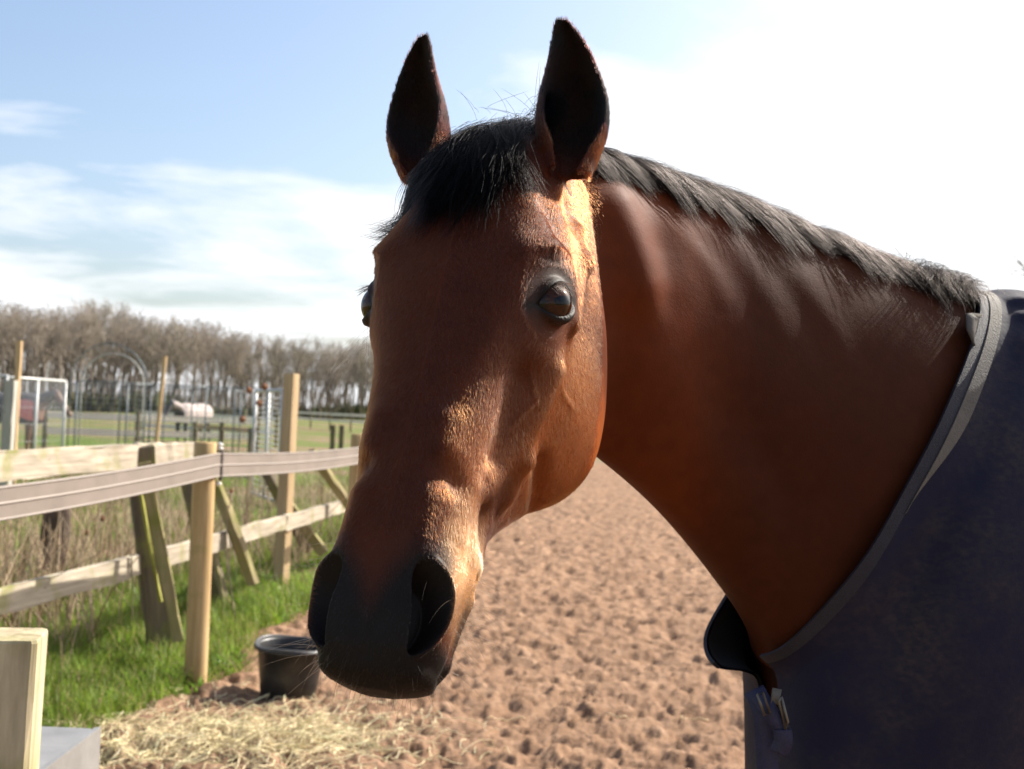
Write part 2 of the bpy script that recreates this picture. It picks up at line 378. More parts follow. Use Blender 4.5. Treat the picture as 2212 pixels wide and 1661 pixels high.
NECK_STROKES += [  # long soft folds of the crest
 ([(1440, 470), (1520, 560), (1560, 640)], .018, .0011), ([(1600, 540), (1660, 640), (1690, 720)], .020, .0010), ([(1740, 610), (1800, 700), (1830, 780)], .020, .0010),
 ([(1520, 520), (1590, 600), (1620, 680)], .018, -.0008), ([(1670, 580), (1730, 670), (1760, 750)], .018, -.0008)]
def ear_fix(): pass
def horse_mesh(voxel=.0023):
    V, F = horse_base(voxel)
    E = edges_of(F); V = laplace(V, E, 5)
    # melt head, ears and neck into each other where they meet
    H = w2h(V)
    w = np.exp(-(((H[:, 0]-.02)/.05)**2))*smooth(-.02, .03, np.abs(H[:, 2]))*(H[:, 1] > -.14)*.9
    w = np.maximum(w, .8*np.exp(-((H[:, 0]+.0)/.06)**2)*(H[:, 1] < -.05))
    w *= 1-smooth(.02, .06, -(H[:, 0]+.0))*(H[:, 1] > -.12)
    V = laplace(V, E, 25, w)
    A = H.copy(); A[:, 2] = np.abs(A[:, 2]); fc = A[F].mean(1)
    near = (np.linalg.norm(fc-EYE_C, axis=1) < .042) | (np.linalg.norm(fc-NOS_C, axis=1) < .058)
    V, F = subdivide_where(V, F, near)
    H = w2h(V); A = H.copy(); A[:, 2] = np.abs(A[:, 2]); fc = A[F].mean(1)
    near = (np.linalg.norm(fc-(EYE_C+EYE_N*EYE_R), axis=1) < .034) & (H[F].mean(1)[:, 2] > 0)
    V = sculpt(V, F)
    return V, F
# ------------------------------------------------------------------ materials
def new_mat(name):
    m = bpy.data.materials.new(name); m.use_nodes = True
    nt = m.node_tree; return m, nt.nodes, nt.links, nt.nodes['Principled BSDF']
def node(N, t, **kw):
    n = N.new(t)
    for k, v in kw.items():
        if k.startswith('i_'): n.inputs[k[2:]].default_value = v
        else: setattr(n, k, v)
    return n
def ramp(N, stops, interp='LINEAR'):
    r = N.new('ShaderNodeValToRGB'); r.color_ramp.interpolation = interp
    e = r.color_ramp.elements
    while len(e) < len(stops): e.new(.5)
    for q, (p, c) in zip(e, stops): q.position = p; q.color = c if len(c) == 4 else (*c, 1)
    return r
def simple(name, col, rough=.6, noise_scale=0, amount=.25, bump=0, bump_scale=None, metal=0, spec=.5, coords='Object', stretch=None):
    """one colour broken up by noise, with a little relief"""
    m, N, L, P = new_mat(name)
    P.inputs['Roughness'].default_value = rough; P.inputs['Metallic'].default_value = metal; P.inputs['Specular IOR Level'].default_value = spec
    if not noise_scale: P.inputs['Base Color'].default_value = (*col, 1); return m
    tc = N.new('ShaderNodeTexCoord'); vec = tc.outputs[coords]
    if stretch:
        mp = node(N, 'ShaderNodeMapping'); mp.inputs['Scale'].default_value = stretch; L.new(vec, mp.inputs[0]); vec = mp.outputs[0]
    nz = node(N, 'ShaderNodeTexNoise', i_Scale=noise_scale, i_Detail=6.0, i_Roughness=.6); L.new(vec, nz.inputs['Vector'])
    c = np.array(col)
    r = ramp(N, [(.28, tuple(np.clip(c*(1-amount), 0, 1))), (.5, tuple(c)), (.74, tuple(np.clip(c*(1+amount), 0, 1)))])
    L.new(nz.outputs[0], r.inputs[0]); L.new(r.outputs[0], P.inputs['Base Color'])
    if bump:
        n2 = node(N, 'ShaderNodeTexNoise', i_Scale=bump_scale or noise_scale*2, i_Detail=5.0); L.new(vec, n2.inputs['Vector'])
        b = node(N, 'ShaderNodeBump', i_Strength=bump, i_Distance=.01); L.new(n2.outputs[0], b.inputs['Height']); L.new(b.outputs[0], P.inputs['Normal'])
    return m
def attr_mat(name, attr, rough=.55, spec=.35, sheen=0, noise=0, stretch=None, bump=0):
    m, N, L, P = new_mat(name)
    a = node(N, 'ShaderNodeAttribute', attribute_name=attr)
    P.inputs['Roughness'].default_value = rough; P.inputs['Specular IOR Level'].default_value = spec
    L.new(a.outputs['Color'], P.inputs['Base Color']); L.new(a.outputs['Alpha'], P.inputs['Specular IOR Level'])
    tc = N.new('ShaderNodeTexCoord'); v1 = node(N, 'ShaderNodeTexVoronoi', i_Scale=420.0); L.new(tc.outputs['Object'], v1.inputs['Vector']); n1 = node(N, 'ShaderNodeTexNoise', i_Scale=90.0, i_Detail=5.0); L.new(tc.outputs['Object'], n1.inputs['Vector'])
    b1 = node(N, 'ShaderNodeBump', i_Strength=.12, i_Distance=.0010); L.new(v1.outputs['Distance'], b1.inputs['Height']); b2 = node(N, 'ShaderNodeBump', i_Strength=.14, i_Distance=.002); L.new(n1.outputs[0], b2.inputs['Height']); L.new(b1.outputs[0], b2.inputs['Normal']); L.new(b2.outputs[0], P.inputs['Normal'])
    return m
def hair_mat(name, attr=None, col=(.02, .015, .012), rough=.28, rad=.4, ior=1.40):
    m = bpy.data.materials.new(name); m.use_nodes = True; nt = m.node_tree; N, L = nt.nodes, nt.links
    N.remove(N['Principled BSDF'])
    h = N.new('ShaderNodeBsdfHairPrincipled'); h.parametrization = 'COLOR'
    h.inputs['Roughness'].default_value = rough; h.inputs['Radial Roughness'].default_value = rad; h.inputs['Random Roughness'].default_value = .15; h.inputs['IOR'].default_value = ior
    if attr:
        a = node(N, 'ShaderNodeAttribute', attribute_name=attr); L.new(a.outputs['Color'], h.inputs['Color'])
    else: h.inputs['Color'].default_value = (*col, 1)
    L.new(h.outputs[0], N['Material Output'].inputs[0])
    return m
def hair_object(name, pts, rad, mat, parent=None, col=None, **props):
    """pts (n,k,3) strands, rad (k,) or (n,k)"""
    n, k = pts.shape[:2]
    hc = bpy.data.hair_curves.new(name); hc.add_curves([k]*n)
    hc.attributes['position'].data.foreach_set('vector', pts.astype(np.float32).ravel())
    r = np.broadcast_to(rad, (n, k)).astype(np.float32)
    if 'radius' not in hc.attributes: hc.attributes.new('radius', 'FLOAT', 'POINT')
    hc.attributes['radius'].data.foreach_set('value', np.ascontiguousarray(r).ravel())
    if col is not None:
        a = hc.attributes.new('tint', 'FLOAT_COLOR', 'CURVE')
        a.data.foreach_set('color', np.concatenate([col, np.ones((n, 1))], 1).astype(np.float32).ravel())
    hc.materials.append(mat)
    o = bpy.data.objects.new(name, hc); COL.objects.link(o)
    if parent is not None: o.parent = parent
    for q, v in props.items(): o[q] = v
    return o
# ------------------------------------------------------------------ coat colours (own markings, plus a sunlit tone painted on the cheek)
BAY = np.array([.060, .0128, .0030]); BAY_D = np.array([.024, .0056, .0018]); BAY_L = np.array([.190, .048, .0095])
BLACK = np.array([.0062, .0040, .0031]); MEAL = np.array([.36, .18, .075])
def mix(a, b, t): return a+(b-a)*t[:, None]
def coat_color(V):
    H = w2h(V); u, v, aw = H[:, 0], H[:, 1], np.abs(H[:, 2]); n1 = fbm(V, 3, 14, 3)*.5; n2 = fbm(V, 9, 60, 3)*.5
    head = (u > -.02) & (u < .66) & (aw < .13) & (v > -.36) & (v < .08)
    C = np.tile(BAY, (len(V), 1))
    C = mix(C, BAY_D, np.clip(.35+.5*n1, 0, 1)*.6)
    cheek = smooth(-.04, -.14, v)*smooth(.16, .24, u)*(1-smooth(.33, .42, u)); C = mix(C, BAY_L, np.where(head, .75*cheek, 0))  # sunlight on the cheek is put into the coat colour here
    # mealy side of the mouth
    meal = np.exp(-((u-.485)/.048)**2)*smooth(.036, .052, aw)*smooth(-.012, -.040, v)*(1-smooth(-.105, -.125, v))
    C = mix(C, MEAL, np.where(head, np.clip(meal*1.15+.2*n2, 0, 1)*smooth(.02, .2, meal), 0))
    mid = np.exp(-((u-.40)/.05)**2)*smooth(.03, .05, aw)*smooth(-.1, -.04, v); C = mix(C, BAY_L, np.where(head, .5*mid, 0))
    # black muzzle: nostrils, the nose between them and the lips
    A = H.copy(); A[:, 2] = aw; m, a, b, c = nos_m(A)
    edge = .498+.030*np.exp(-(aw/.016)**2)-.012*smooth(.02, .035, aw)
    blk = smooth(-.022, .034, u-edge+.012*n1)**.8*(v > -.07)*(1-smooth(.055, .068, aw)*(1-smooth(.56, .58, u)))
    blk = blk*(1-smooth(-.030, -.048, v)*(1-smooth(.555, .572, u)))
    blk = np.maximum(blk, np.where(b > 0, smooth(-.30, -.08, m), smooth(-.55, -.18, m))*(c > -.04)*(u > .47))
    blk = np.maximum(blk, smooth(.555, .575, u))
    lip, _ = poly_dist(A, resample([(.485,-.090,.060),(.522,-.084,.055),(.555,-.080,.050),(.580,-.082,.032),(.588,-.084,0)], 10))
    blk = np.maximum(blk, (1-smooth(.002, .008, lip))*.85)
    under = smooth(.495, .52, u)*smooth(-.088, -.098, v); blk = np.maximum(blk, .80*under)
    C = mix(C, BLACK, np.where(head, np.clip(blk, 0, 1), 0))
    # smoky ring round the eye
    q = A-EYE_C; me, ea, eb = eye_m(q); r = np.linalg.norm(q, axis=1)
    ring = (1-smooth(.003, .012, -me))*(r < .05); corner = np.exp(-(np.linalg.norm(A-(EYE_C+EYE_R*(-.95*EYE_1+.15*EYE_N-.05*EYE_2)), axis=1)/.014)**2)
    C = mix(C, np.array([.014, .0070, .0045]), np.where(head, np.clip(np.maximum(ring*.85, corner*.85), 0, 1), 0))
    C = mix(C, BLACK, np.where(head, (1-smooth(.0005, .004, -me))*(r < .045), 0))
    # ears dark towards rim and inside
    ear = (u < .02) & (v > -.12) & (aw > .028)
    et = smooth(.03, -.02, u)*(aw > .035)*(v > -.11); C = mix(C, np.array([.0018, .0014, .0014]), np.clip(et*(.9+.2*n2), 0, 1))
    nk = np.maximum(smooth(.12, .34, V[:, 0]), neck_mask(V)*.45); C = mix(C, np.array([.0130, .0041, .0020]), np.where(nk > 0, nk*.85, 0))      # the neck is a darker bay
    return np.clip(C*(1.08+.20*n2)[:, None], .002, .9)
def hair_dir(V, N):
    H = w2h(V); u, v, w = H.T
    U, Vv, W = HM.T
    d = np.tile(U, (len(V), 1))
    side = smooth(.04, .09, np.abs(w))
    d = d+(-Vv)[None]*(side*smooth(-.02, -.12, v)*.8)[:, None]+np.sign(w)[:, None]*W[None]*(.35*(1-side))[:, None]
    ear = (u < .02)
    neckd = norm(px(1800, 1000, 1.62)-px(1350, 620, 1.40))
    k = smooth(.02, -.05, u)*(v < -.10)+(v < -.33)+(u < -.25); k = np.clip(np.maximum(k, (V[:, 0] > .14)*1.0), 0, 1)
    d = d*(1-k[:, None])+neckd*k[:, None]
    e = ((u < .03) & (v > -.10) & (np.abs(w) > .03) & (V[:, 0] < .16))
    d[e] = -U+.25*Vv
    d = d+.18*np.stack([fbm(V, 31+i, 40, 2) for i in range(3)], 1)
    d = d-N*(d*N).sum(1, keepdims=True)
    return norm(d)
def sample_tris(V, F, n, weight=None):
    T = F if F.shape[1] == 3 else np.concatenate([F[:, [0, 1, 2]], F[:, [0, 2, 3]]])
    a, b, c = V[T[:, 0]], V[T[:, 1]], V[T[:, 2]]
    ar = np.linalg.norm(np.cross(b-a, c-a), axis=1)
    if weight is not None: ar = ar*weight[T].mean(1)
    cs = np.cumsum(ar); i = np.searchsorted(cs, rng.random(n)*cs[-1]); i = np.clip(i, 0, len(T)-1)
    r1, r2 = np.sqrt(rng.random(n)), rng.random(n)
    bar = np.stack([1-r1, r1*(1-r2), r1*r2], 1)
    return T[i], bar
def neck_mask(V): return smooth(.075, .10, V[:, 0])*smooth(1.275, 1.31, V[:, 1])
def make_coat(V, F, N, C, parent, n, mat):
    H = w2h(V); view = norm(CAM-V); f = (view*N).sum(1)
    w = smooth(-.55, .0, f)*.9+.1
    dist = np.linalg.norm(V-CAM, axis=1); w = w/(dist/1.1)**.7
    A = H.copy(); A[:, 2] = np.abs(A[:, 2]); em = eye_m(A-EYE_C)[0]; near_eye = np.linalg.norm(A-EYE_C, axis=1) < .05
    w = np.where(near_eye & (em > -.0025), 0, w)
    m, _, _, c = nos_m(A); w = np.where((m > .15) & (np.linalg.norm(A-NOS_C, axis=1) < .06), 0, w)
    w = np.where(V[:, 0] > .98, 0, w); w = w*(1-neck_mask(V))         # the neck coat lies sleek: only a little fuzz
    w = w*(1-.75*smooth(.03, .012, C.sum(1))*(H[:, 0] > .45))                     # bare skin on the black muzzle
    T, bar = sample_tris(V, F, n, w)
    P = (V[T]*bar[..., None]).sum(1); Nn = norm((N[T]*bar[..., None]).sum(1)); Cc = (C[T]*bar[..., None]).sum(1)
    D = hair_dir(P, Nn); h = w2h(P); u = h[:, 0]
    L = np.full(n, .0062); L = np.where(u > .48, .0036, L); L = np.where((P[:, 0] > .16), .0055, L)
    ear = (u < .0) & (h[:, 1] > -.09) & (P[:, 0] < .16); L = np.where(ear, .0050, L)
    L = L*rng.uniform(.7, 1.25, n)
    L = np.where(np.linalg.norm(np.stack([h[:, 0], h[:, 1], np.abs(h[:, 2])], 1)-EYE_C, axis=1) < .042, L*.4, L)
    lift = np.where(ear, .5, np.where(P[:, 0] > .16, .05, .13))*rng.uniform(.5, 1.5, n)
    D = norm(D+.10*rng.normal(size=(n, 3)))
    k = 4; s = np.linspace(0, 1, k)
    pts = P[:, None]-Nn[:, None]*.0004+(D[:, None]*s[None, :, None]+Nn[:, None]*(lift[:, None]*(s-.45*s**2)[None])[..., None])*L[:, None, None]
    rad = np.array([.00012, .000115, .00009, .00003])*1.0
    tint = np.clip(Cc*np.exp(rng.normal(0, .22, n))[:, None], .003, .95)
    return hair_object('coat', pts, rad, mat, parent, tint, kind='stuff')
# ------------------------------------------------------------------ trunk, legs, rug
T6, B6 = px(2110, 655, 1.78), px(1672, 1480, 1.68)
def TB(ta, tz, ba, bz, hw, tl=0., bl=0.):
    return np.concatenate([T6+BODY_DIR*ta+[0, 0, tz]+BODY_N*tl, np.array([B6[0], B6[1], 0])+BODY_DIR*ba+[0, 0, bz]+BODY_N*bl, [hw]])
TRUNK = np.vstack([NECK[4:], TB(.10, .012, .04, .92, .200), TB(.32, -.02, .20, .84, .255), TB(.75, -.085, .72, .80, .315), TB(1.15, -.06, 1.12, .86, .30), TB(1.45, -.08, 1.45, .98, .26), TB(1.62, -.26, 1.60, 1.12, .16), TB(1.68, -.42, 1.66, 1.18, .06)])
TRUNK_T = np.arange(len(TRUNK))+4.0        # same parameter as the neck, which ends at 6
def trunk_frame(t):
    S = spline(t, TRUNK_T, TRUNK); T, B, hw = S[:, :3], S[:, 3:6], S[:, 6:]
    C = (T+B)/2; e = 1e-3; S2 = spline(np.clip(t+e, 4, TRUNK_T[-1]), TRUNK_T, TRUNK); S1 = spline(np.clip(t-e, 4, TRUNK_T[-1]), TRUNK_T, TRUNK)
    ax = norm(((S2-S1)[:, :3]+(S2-S1)[:, 3:6])/2); up = T-B; hh = np.linalg.norm(up, axis=1, keepdims=True)/2; upn = up/(2*hh)
    lat = norm(np.cross(upn, ax)); lat *= np.sign(lat@np.array([.6, -.8, 0]))[:, None]
    return C, upn, hh, lat, hw, ax
def trunk_pt(t, th):
    """points on the trunk surface for equal-length arrays t, th (0 = topline, + = near side)"""
    C, upn, hh, lat, hw, ax = trunk_frame(t); cu, sl = np.cos(th)[:, None], np.sin(th)[:, None]
    thin = .28*(1-smooth(6, 8, t))[:, None]
    prof = np.sign(sl)*np.abs(sl)**.85*(1-thin*np.clip(cu, 0, 1)**1.5)
    return C+upn*hh*cu+lat*hw*prof
def trunk_grid(ts, ths, off=0.0):
    """ts (n,), ths (n,k) -> points (n,k,3) pushed out by off"""
    n, k = ths.shape; t = np.repeat(ts, k) if ts.ndim == 1 else ts.ravel(); th = ths.ravel(); e = .01
    P = trunk_pt(t, th); a = trunk_pt(t, th+e)-trunk_pt(t, th-e); b = trunk_pt(np.clip(t+e, 4.01, 12.9), th)-trunk_pt(np.clip(t-e, 4.01, 12.9), th)
    nn = norm(np.cross(a, b)); C = trunk_frame(t)[0]; nn *= np.sign(((P-C)*nn).sum(1))[:, None]
    off = np.broadcast_to(off, ths.shape).ravel() if not np.isscalar(off) else off
    return (P+nn*(off[:, None] if not np.isscalar(off) else off)).reshape(n, k, 3), nn.reshape(n, k, 3)
def tube_path(pts, rad, k=10, cap=True):
    """round tube through pts with radii; returns V, face list"""
    pts = np.asarray(pts, float); n = len(pts); rad = np.broadcast_to(rad, n)
    d = norm(np.gradient(pts, axis=0)); ref = np.array([0, 0, 1.]) if abs(d[0][2]) < .9 else np.array([1., 0, 0])
    a = norm(np.cross(d, ref)); b = np.cross(d, a); th = np.arange(k)/k*2*np.pi
    P = pts[:, None]+rad[:, None, None]*(np.cos(th)[None, :, None]*a[:, None]+np.sin(th)[None, :, None]*b[:, None])
    return close_grid(P) if cap else (P.reshape(-1, 3), [grid_faces(n, k)])
def leg_geo(top, fore):
    """a leg from elbow or stifle to the ground: upper joint, knee or hock, fetlock, hoof; x forward is -BODY_DIR"""
    f = -BODY_DIR; z0 = top[2]; g = np.array([top[0], top[1], 0])
    if fore: ks = [(0, z0, .095), (.0, z0-.18, .075), (.01, .52, .05), (.02, .46, .052), (.0, .40, .036), (.0, .24, .031), (-.005, .18, .042), (.025, .10, .034), (.04, .075, .045)]
    else: ks = [(0, z0, .13), (.03, z0-.16, .105), (-.04, .70, .066), (-.13, .55, .054), (-.10, .46, .04), (-.085, .26, .034), (-.09, .19, .044), (-.06, .10, .036), (-.045, .075, .047)]
    pts = np.array([g+f*a+[0, 0, z] for a, z, r in ks]); r = np.array([q[2] for q in ks])
    t = np.linspace(0, len(ks)-1, 48)
    leg = tube_path(spline(t, np.arange(len(ks)), pts), spline(t, np.arange(len(ks)), r[:, None])[:, 0], 16)
    c = pts[-1]; hz = np.array([c+[0, 0, .02], c+f*.008+[0, 0, -.02], c+f*.02+[0, 0, -.0745]])
    hoof = tube_path(hz, [.046, .054, .066], 18)
    return leg, hoof
def build_trunk_legs():
    ts = np.linspace(5.35, 13, 70); ths = np.tile(np.arange(72)/72*2*np.pi, (70, 1))
    P, _ = trunk_grid(ts, ths); parts = [close_grid(P)]; hoofs = []
    for a, l, fore, z in ((.30, .11, 1, 1.0), (.34, -.13, 1, 1.0), (1.42, .13, 0, 1.06), (1.46, -.13, 0, 1.06)):
        top = np.array([B6[0], B6[1], z])+BODY_DIR*a+BODY_N*l
        lg, hf = leg_geo(top, fore); parts.append(lg); hoofs.append(hf)
    return parts, hoofs
def quads_to_list(Fs): return [list(map(int, f)) for G in Fs for f in G]
# ------------------------------------------------------------------ mane, forelock, whiskers
def neck_surface():
    ts = np.linspace(0, 6.4, 130); k = 64; ths = np.linspace(-1.2, 1.6, k)
    S = spline(np.clip(ts, 0, 6), np.arange(len(NECK)), NECK)
    T, B, hw = S[:, :3], S[:, 3:6], S[:, 6:]; C = (T+B)/2; C = C+np.clip(ts-6, 0, 1)[:, None]*(T6+BODY_DIR*.2-T6)
    ax = np.gradient(C, axis=0); up = T-B; hh = np.linalg.norm(up, axis=1, keepdims=True)/2; upn = up/(2*hh)
    lat = norm(np.cross(upn, ax)); lat *= np.sign(lat@np.array([.6, -.8, 0]))[:, None]
    cu, sl = np.cos(ths), np.sin(ths); prof = np.sign(sl)*np.abs(sl)**.85*(1-.28*np.clip(cu, 0, 1)**1.5)
    P = C[:, None]+upn[:, None]*hh[:, None]*cu[None, :, None]+lat[:, None]*hw[:, None]*prof[None, :, None]
    Nn = norm(np.cross(np.gradient(P, axis=1), np.gradient(P, axis=0))); Nn *= np.sign(((P-C[:, None])*Nn).sum(-1))[..., None]
    def ev(t, th, h):
        x = np.clip(t/6.4*129, 0, 128.999); y = np.clip((th+1.2)/2.8*(k-1), 0, k-1.001)
        i, j = x.astype(int), y.astype(int); f, g = (x-i)[..., None], (y-j)[..., None]
        bl = lambda A: (A[i, j]*(1-f)*(1-g)+A[i+1, j]*f*(1-g)+A[i, j+1]*(1-f)*g+A[i+1, j+1]*f*g)
        return bl(P)+norm(bl(Nn))*h[..., None]
    return ev
def make_mane(parent, mat):
    ev = neck_surface(); k = 10; s = np.linspace(0, 1, k)[None]
    out = []
    nl = 95
    for i in range(nl):
        t0 = .75+(i+.5)/nl*4.6+rng.normal(0, .03); end = smooth(4.6, 5.4, t0)
        n = int(190); ln = rng.uniform(.75, 1.15)*(1-.5*end)
        tt = t0+rng.normal(0, .075, n)[:, None]; th0 = rng.normal(-.015, .045, n)[:, None]
        reach = (.45+.09*rng.normal())*ln*(1-.22*smooth(1.5, 5, t0)); run = rng.uniform(.42, .75)*ln
        conv = .55*s**1.5                                          # locks close towards the tip
        tq = tt+(t0-tt)*conv+run*s**1.15+rng.normal(0, .02, (n, 1))*s
        lr = rng.uniform(.45, 1.2, (n, 1))
        th = th0*(1-.5*s)+reach*lr*s**1.5+.02*np.sin(s*3+rng.uniform(0, 6))*s
        h = .002+(.012+.005*rng.normal())*np.sin(np.pi*np.clip(s, 0, 1)**.7)*(1-.3*s)+np.abs(rng.normal(0, .0035, (n, 1)))+.004*end*rng.random((n, 1))*s*5
        out.append(ev(tq, th, h))
    P = np.concatenate(out)
    # strays along the topline and the bristly end over the withers
    n = 420; t0 = rng.uniform(.8, 5.5, n)[:, None]; th0 = rng.normal(0, .05, (n, 1)); e = smooth(5., 6, t0)
    P2 = ev(t0+rng.normal(.22, .2, (n, 1))*s, th0+rng.normal(.05, .12, (n, 1))*s**1.3, .002+rng.uniform(.01, .026, (n, 1))*s*(1+.5*e))
    n = 1500; t0 = rng.uniform(4.7, 5.6, n)[:, None]; th0 = rng.normal(.02, .07, (n, 1))
    P3 = ev(t0+rng.normal(.05, .16, (n, 1))*s, th0+rng.normal(.12, .16, (n, 1))*s**1.2, .002+rng.uniform(.010, .036, (n, 1))*np.sin(s*np.pi*.62))
    pts = np.concatenate([P, P2, P3])
    rad = np.array([.00016]*7+[.00014, .0001, .00003])
    g = np.exp(rng.normal(0, .3, len(pts)))[:, None]
    return hair_object('mane', pts, rad, mat, parent, np.clip(np.array([.0022, .0018, .0017])*g, .0008, .2), kind='stuff')
def make_forelock(parent, mat, bvh):
    k = 11; s = np.linspace(0, 1, k)
    V0, U0, W0 = HM[:, 1], HM[:, 0], HM[:, 2]
    cache = {}
    def surf_v(u, w):
        key = (round(u/.004), round(w/.004))
        if key not in cache:
            o = h2w(np.array([[u, .12, w]]))[0]; h = bvh.ray_cast(Vector(o), Vector(-V0))
            cache[key] = w2h(np.array([h[0]]))[0][1] if h[0] is not None else -.3
        return cache[key]
    out = []
    locks = []
    for i in range(46):                                            # fan from the poll down over the brow
        a = rng.random(); a = a*1.0
        ue = .136+.022*math.sin(a*3.1)+rng.normal(0, .018); we = -.112+a*.185
        if a < .25: ue = .128+rng.normal(0, .012); we = -.118+a*.12
        if a > .8: ue = .118+rng.normal(0, .010)
        locks.append((rng.uniform(-.004, .022), rng.normal(-.004, .014)+.02*(a-.4), ue, we, rng.uniform(.003, .010), 85))
    for i in range(14):
        a = rng.random(); locks.append((rng.uniform(.0, .03), -.01+.05*(a-.5), .09+.03*rng.random(), -.085+a*.16, rng.uniform(.006, .014), 60))
    for (u0, w0, ue, we, hh, n) in locks:
        ux = u0+(ue-u0)*s; wx = w0+(we-w0)*s**.85+.006*np.sin(s*4+rng.uniform(0, 6))
        vs = np.array([surf_v(a, float(np.clip(b, -.088, .088))) for a, b in zip(ux, wx)])
        for j in range(1, k): vs[j] = max(vs[j], vs[j-1]-.019)     # hair bridges hollows and hangs free past the temple
        base = np.stack([ux, vs+.004+hh*np.sin(np.pi*np.clip(s*.92+.04, 0, 1))**.8*(1-.45*s), wx], 1)
        sp = rng.normal(0, 1, (n, 1, 3))*np.array([.007, .0035, .010])*(1-.62*s[None, :, None]**1.3)
        ln = rng.uniform(.50, 1.08, n)
        q = np.stack([spline(s*l if l <= 1 else np.clip(s*l, 0, 1), s, base) for l in ln])
        sp[..., 1] = np.abs(sp[..., 1])*1.0
        fr = rng.normal(0, .0022, (n, 1, 3))*(s[None, :, None]**2)*3
        out.append(q+sp+fr)
    # tuft standing between the ears
    n = 1500; w0 = rng.uniform(-.012, .066, n)[:, None]; u0 = rng.normal(-.012, .010, (n, 1))
    ss = s[None]
    back = rng.uniform(.012, .045, (n, 1)); rise = rng.uniform(.012, .030, (n, 1)); sw = rng.normal(.006, .012, (n, 1))
    bv = np.array([[surf_v(float(max(a, -.03)), float(np.clip(b, -.05, .05)))] for a, b in zip(u0[:, 0], w0[:, 0])]); bv = np.clip(bv, -.06, .0)
    out.append(np.stack([u0-rise*np.sin(ss*2.2)*1.0+back*ss**2*.5, bv-.006+.0*ss-back*ss**1.5*.4+.010*ss, w0+sw*ss], -1))
    n = 26; st = np.stack([rng.normal(-.012, .01, (n, 1))-rng.uniform(.01, .04, (n, 1))*ss, -.02+rng.normal(0, .006, (n, 1))+rng.normal(.0, .02, (n, 1))*ss, rng.uniform(-.03, .06, (n, 1))+rng.normal(-.012, .024, (n, 1))*ss**1.4], -1)
    out.append(st)
    pts = h2w(np.concatenate(out))
    rad = np.array([.00016]*8+[.00014, .0001, .00003]); g = np.exp(rng.normal(0, .3, len(pts)))[:, None]
    return hair_object('forelock', pts, rad, mat, parent, np.clip(np.array([.0016, .0014, .0014])*g, .0008, .2), kind='stuff')
def make_whiskers(parent, mat, V, N):
    H = w2h(V); A = H.copy(); A[:, 2] = np.abs(A[:, 2]); k = 8; s = np.linspace(0, 1, k)[None, :, None]
    def grow(idx, n, l0, l1, bias):
        i = rng.choice(idx, n); D = norm(N[i]+HM@np.array(bias)+.35*rng.normal(size=(n, 3))); L = rng.uniform(l0, l1, (n, 1, 1))
        B = rng.normal(0, .35, (n, 1, 3))+np.array([0, 0, -.35])
        return V[i][:, None]+L*(D[:, None]*s+B*s**2*.4)
    lips = np.nonzero((A[:, 0] > .50) & (A[:, 1] < -.06))[0]; chin = np.nonzero((A[:, 0] > .48) & (A[:, 1] < -.095))[0]
    nose = np.nonzero((A[:, 0] > .47) & (A[:, 0] < .58) & (A[:, 1] > -.08) & (A[:, 2] > .045))[0]
    lower = np.nonzero((A[:, 0] > .575) & (A[:, 2] < .05))[0]
    eye = np.nonzero((np.linalg.norm(A-np.array([.235, -.06, .105]), axis=1) < .02))[0]; eye2 = np.nonzero((np.linalg.norm(H-np.array([.15, -.03, -.09]), axis=1) < .02))[0]
    eye3 = np.nonzero((np.linalg.norm(H-np.array([.245, -.05, -.10]), axis=1) < .018))[0]
    pts = np.concatenate([grow(lips, 70, .012, .038, (.3, -.2, 0)), grow(chin, 60, .018, .055, (.1, -.5, 0)), grow(nose, 46, .02, .06, (.1, -.1, 0)), grow(lower, 90, .008, .026, (.8, 0, 0)), grow(eye, 3, .03, .06, (.5, 0, 0)), grow(eye2, 5, .03, .055, (-.3, .2, 0)), grow(eye3, 7, .05, .10, (.7, 0, 0))])
    rad = np.array([.0001, .0001, .00009, .00008, .00007, .00006, .00004, .00002])
    return hair_object('whiskers', pts, rad, mat, parent, np.tile([.07, .05, .035], (len(pts), 1)), kind='stuff')
def make_lashes(parent, mat, sg):
    n = 46 if sg > 0 else 40; x = rng.uniform(-.5, .75, n); k = 6; s = np.linspace(0, 1, k)[None, :, None]
    f = 1-x**2; b = .0172*f**.62*(1+.16*x)+.0006; a = x*.0238
    d = EYE_1*(a/EYE_R)[:, None]+EYE_2*(b/EYE_R)[:, None]; d = d+EYE_N*np.sqrt(np.clip(1-(d**2).sum(1), .05, 1))[:, None]; root = EYE_C+norm(d)*(EYE_R+.0022)
    D = norm(EYE_N*.9-EYE_2*.35+EYE_1*(x*.5)[:, None]+.22*rng.normal(size=(n, 3))); L = rng.uniform(.009, .017, (n, 1, 1))
    p = root[:, None]+L*(D[:, None]*s+(-EYE_2*.25)*s**2+.0)
    p[..., 2] *= sg
    return hair_object('eyelashes', h2w(p), np.array([.00022, .0002, .00018, .00014, .0001, .00004]), mat, parent, np.tile([.03, .025, .022], (n, 1)), kind='stuff')
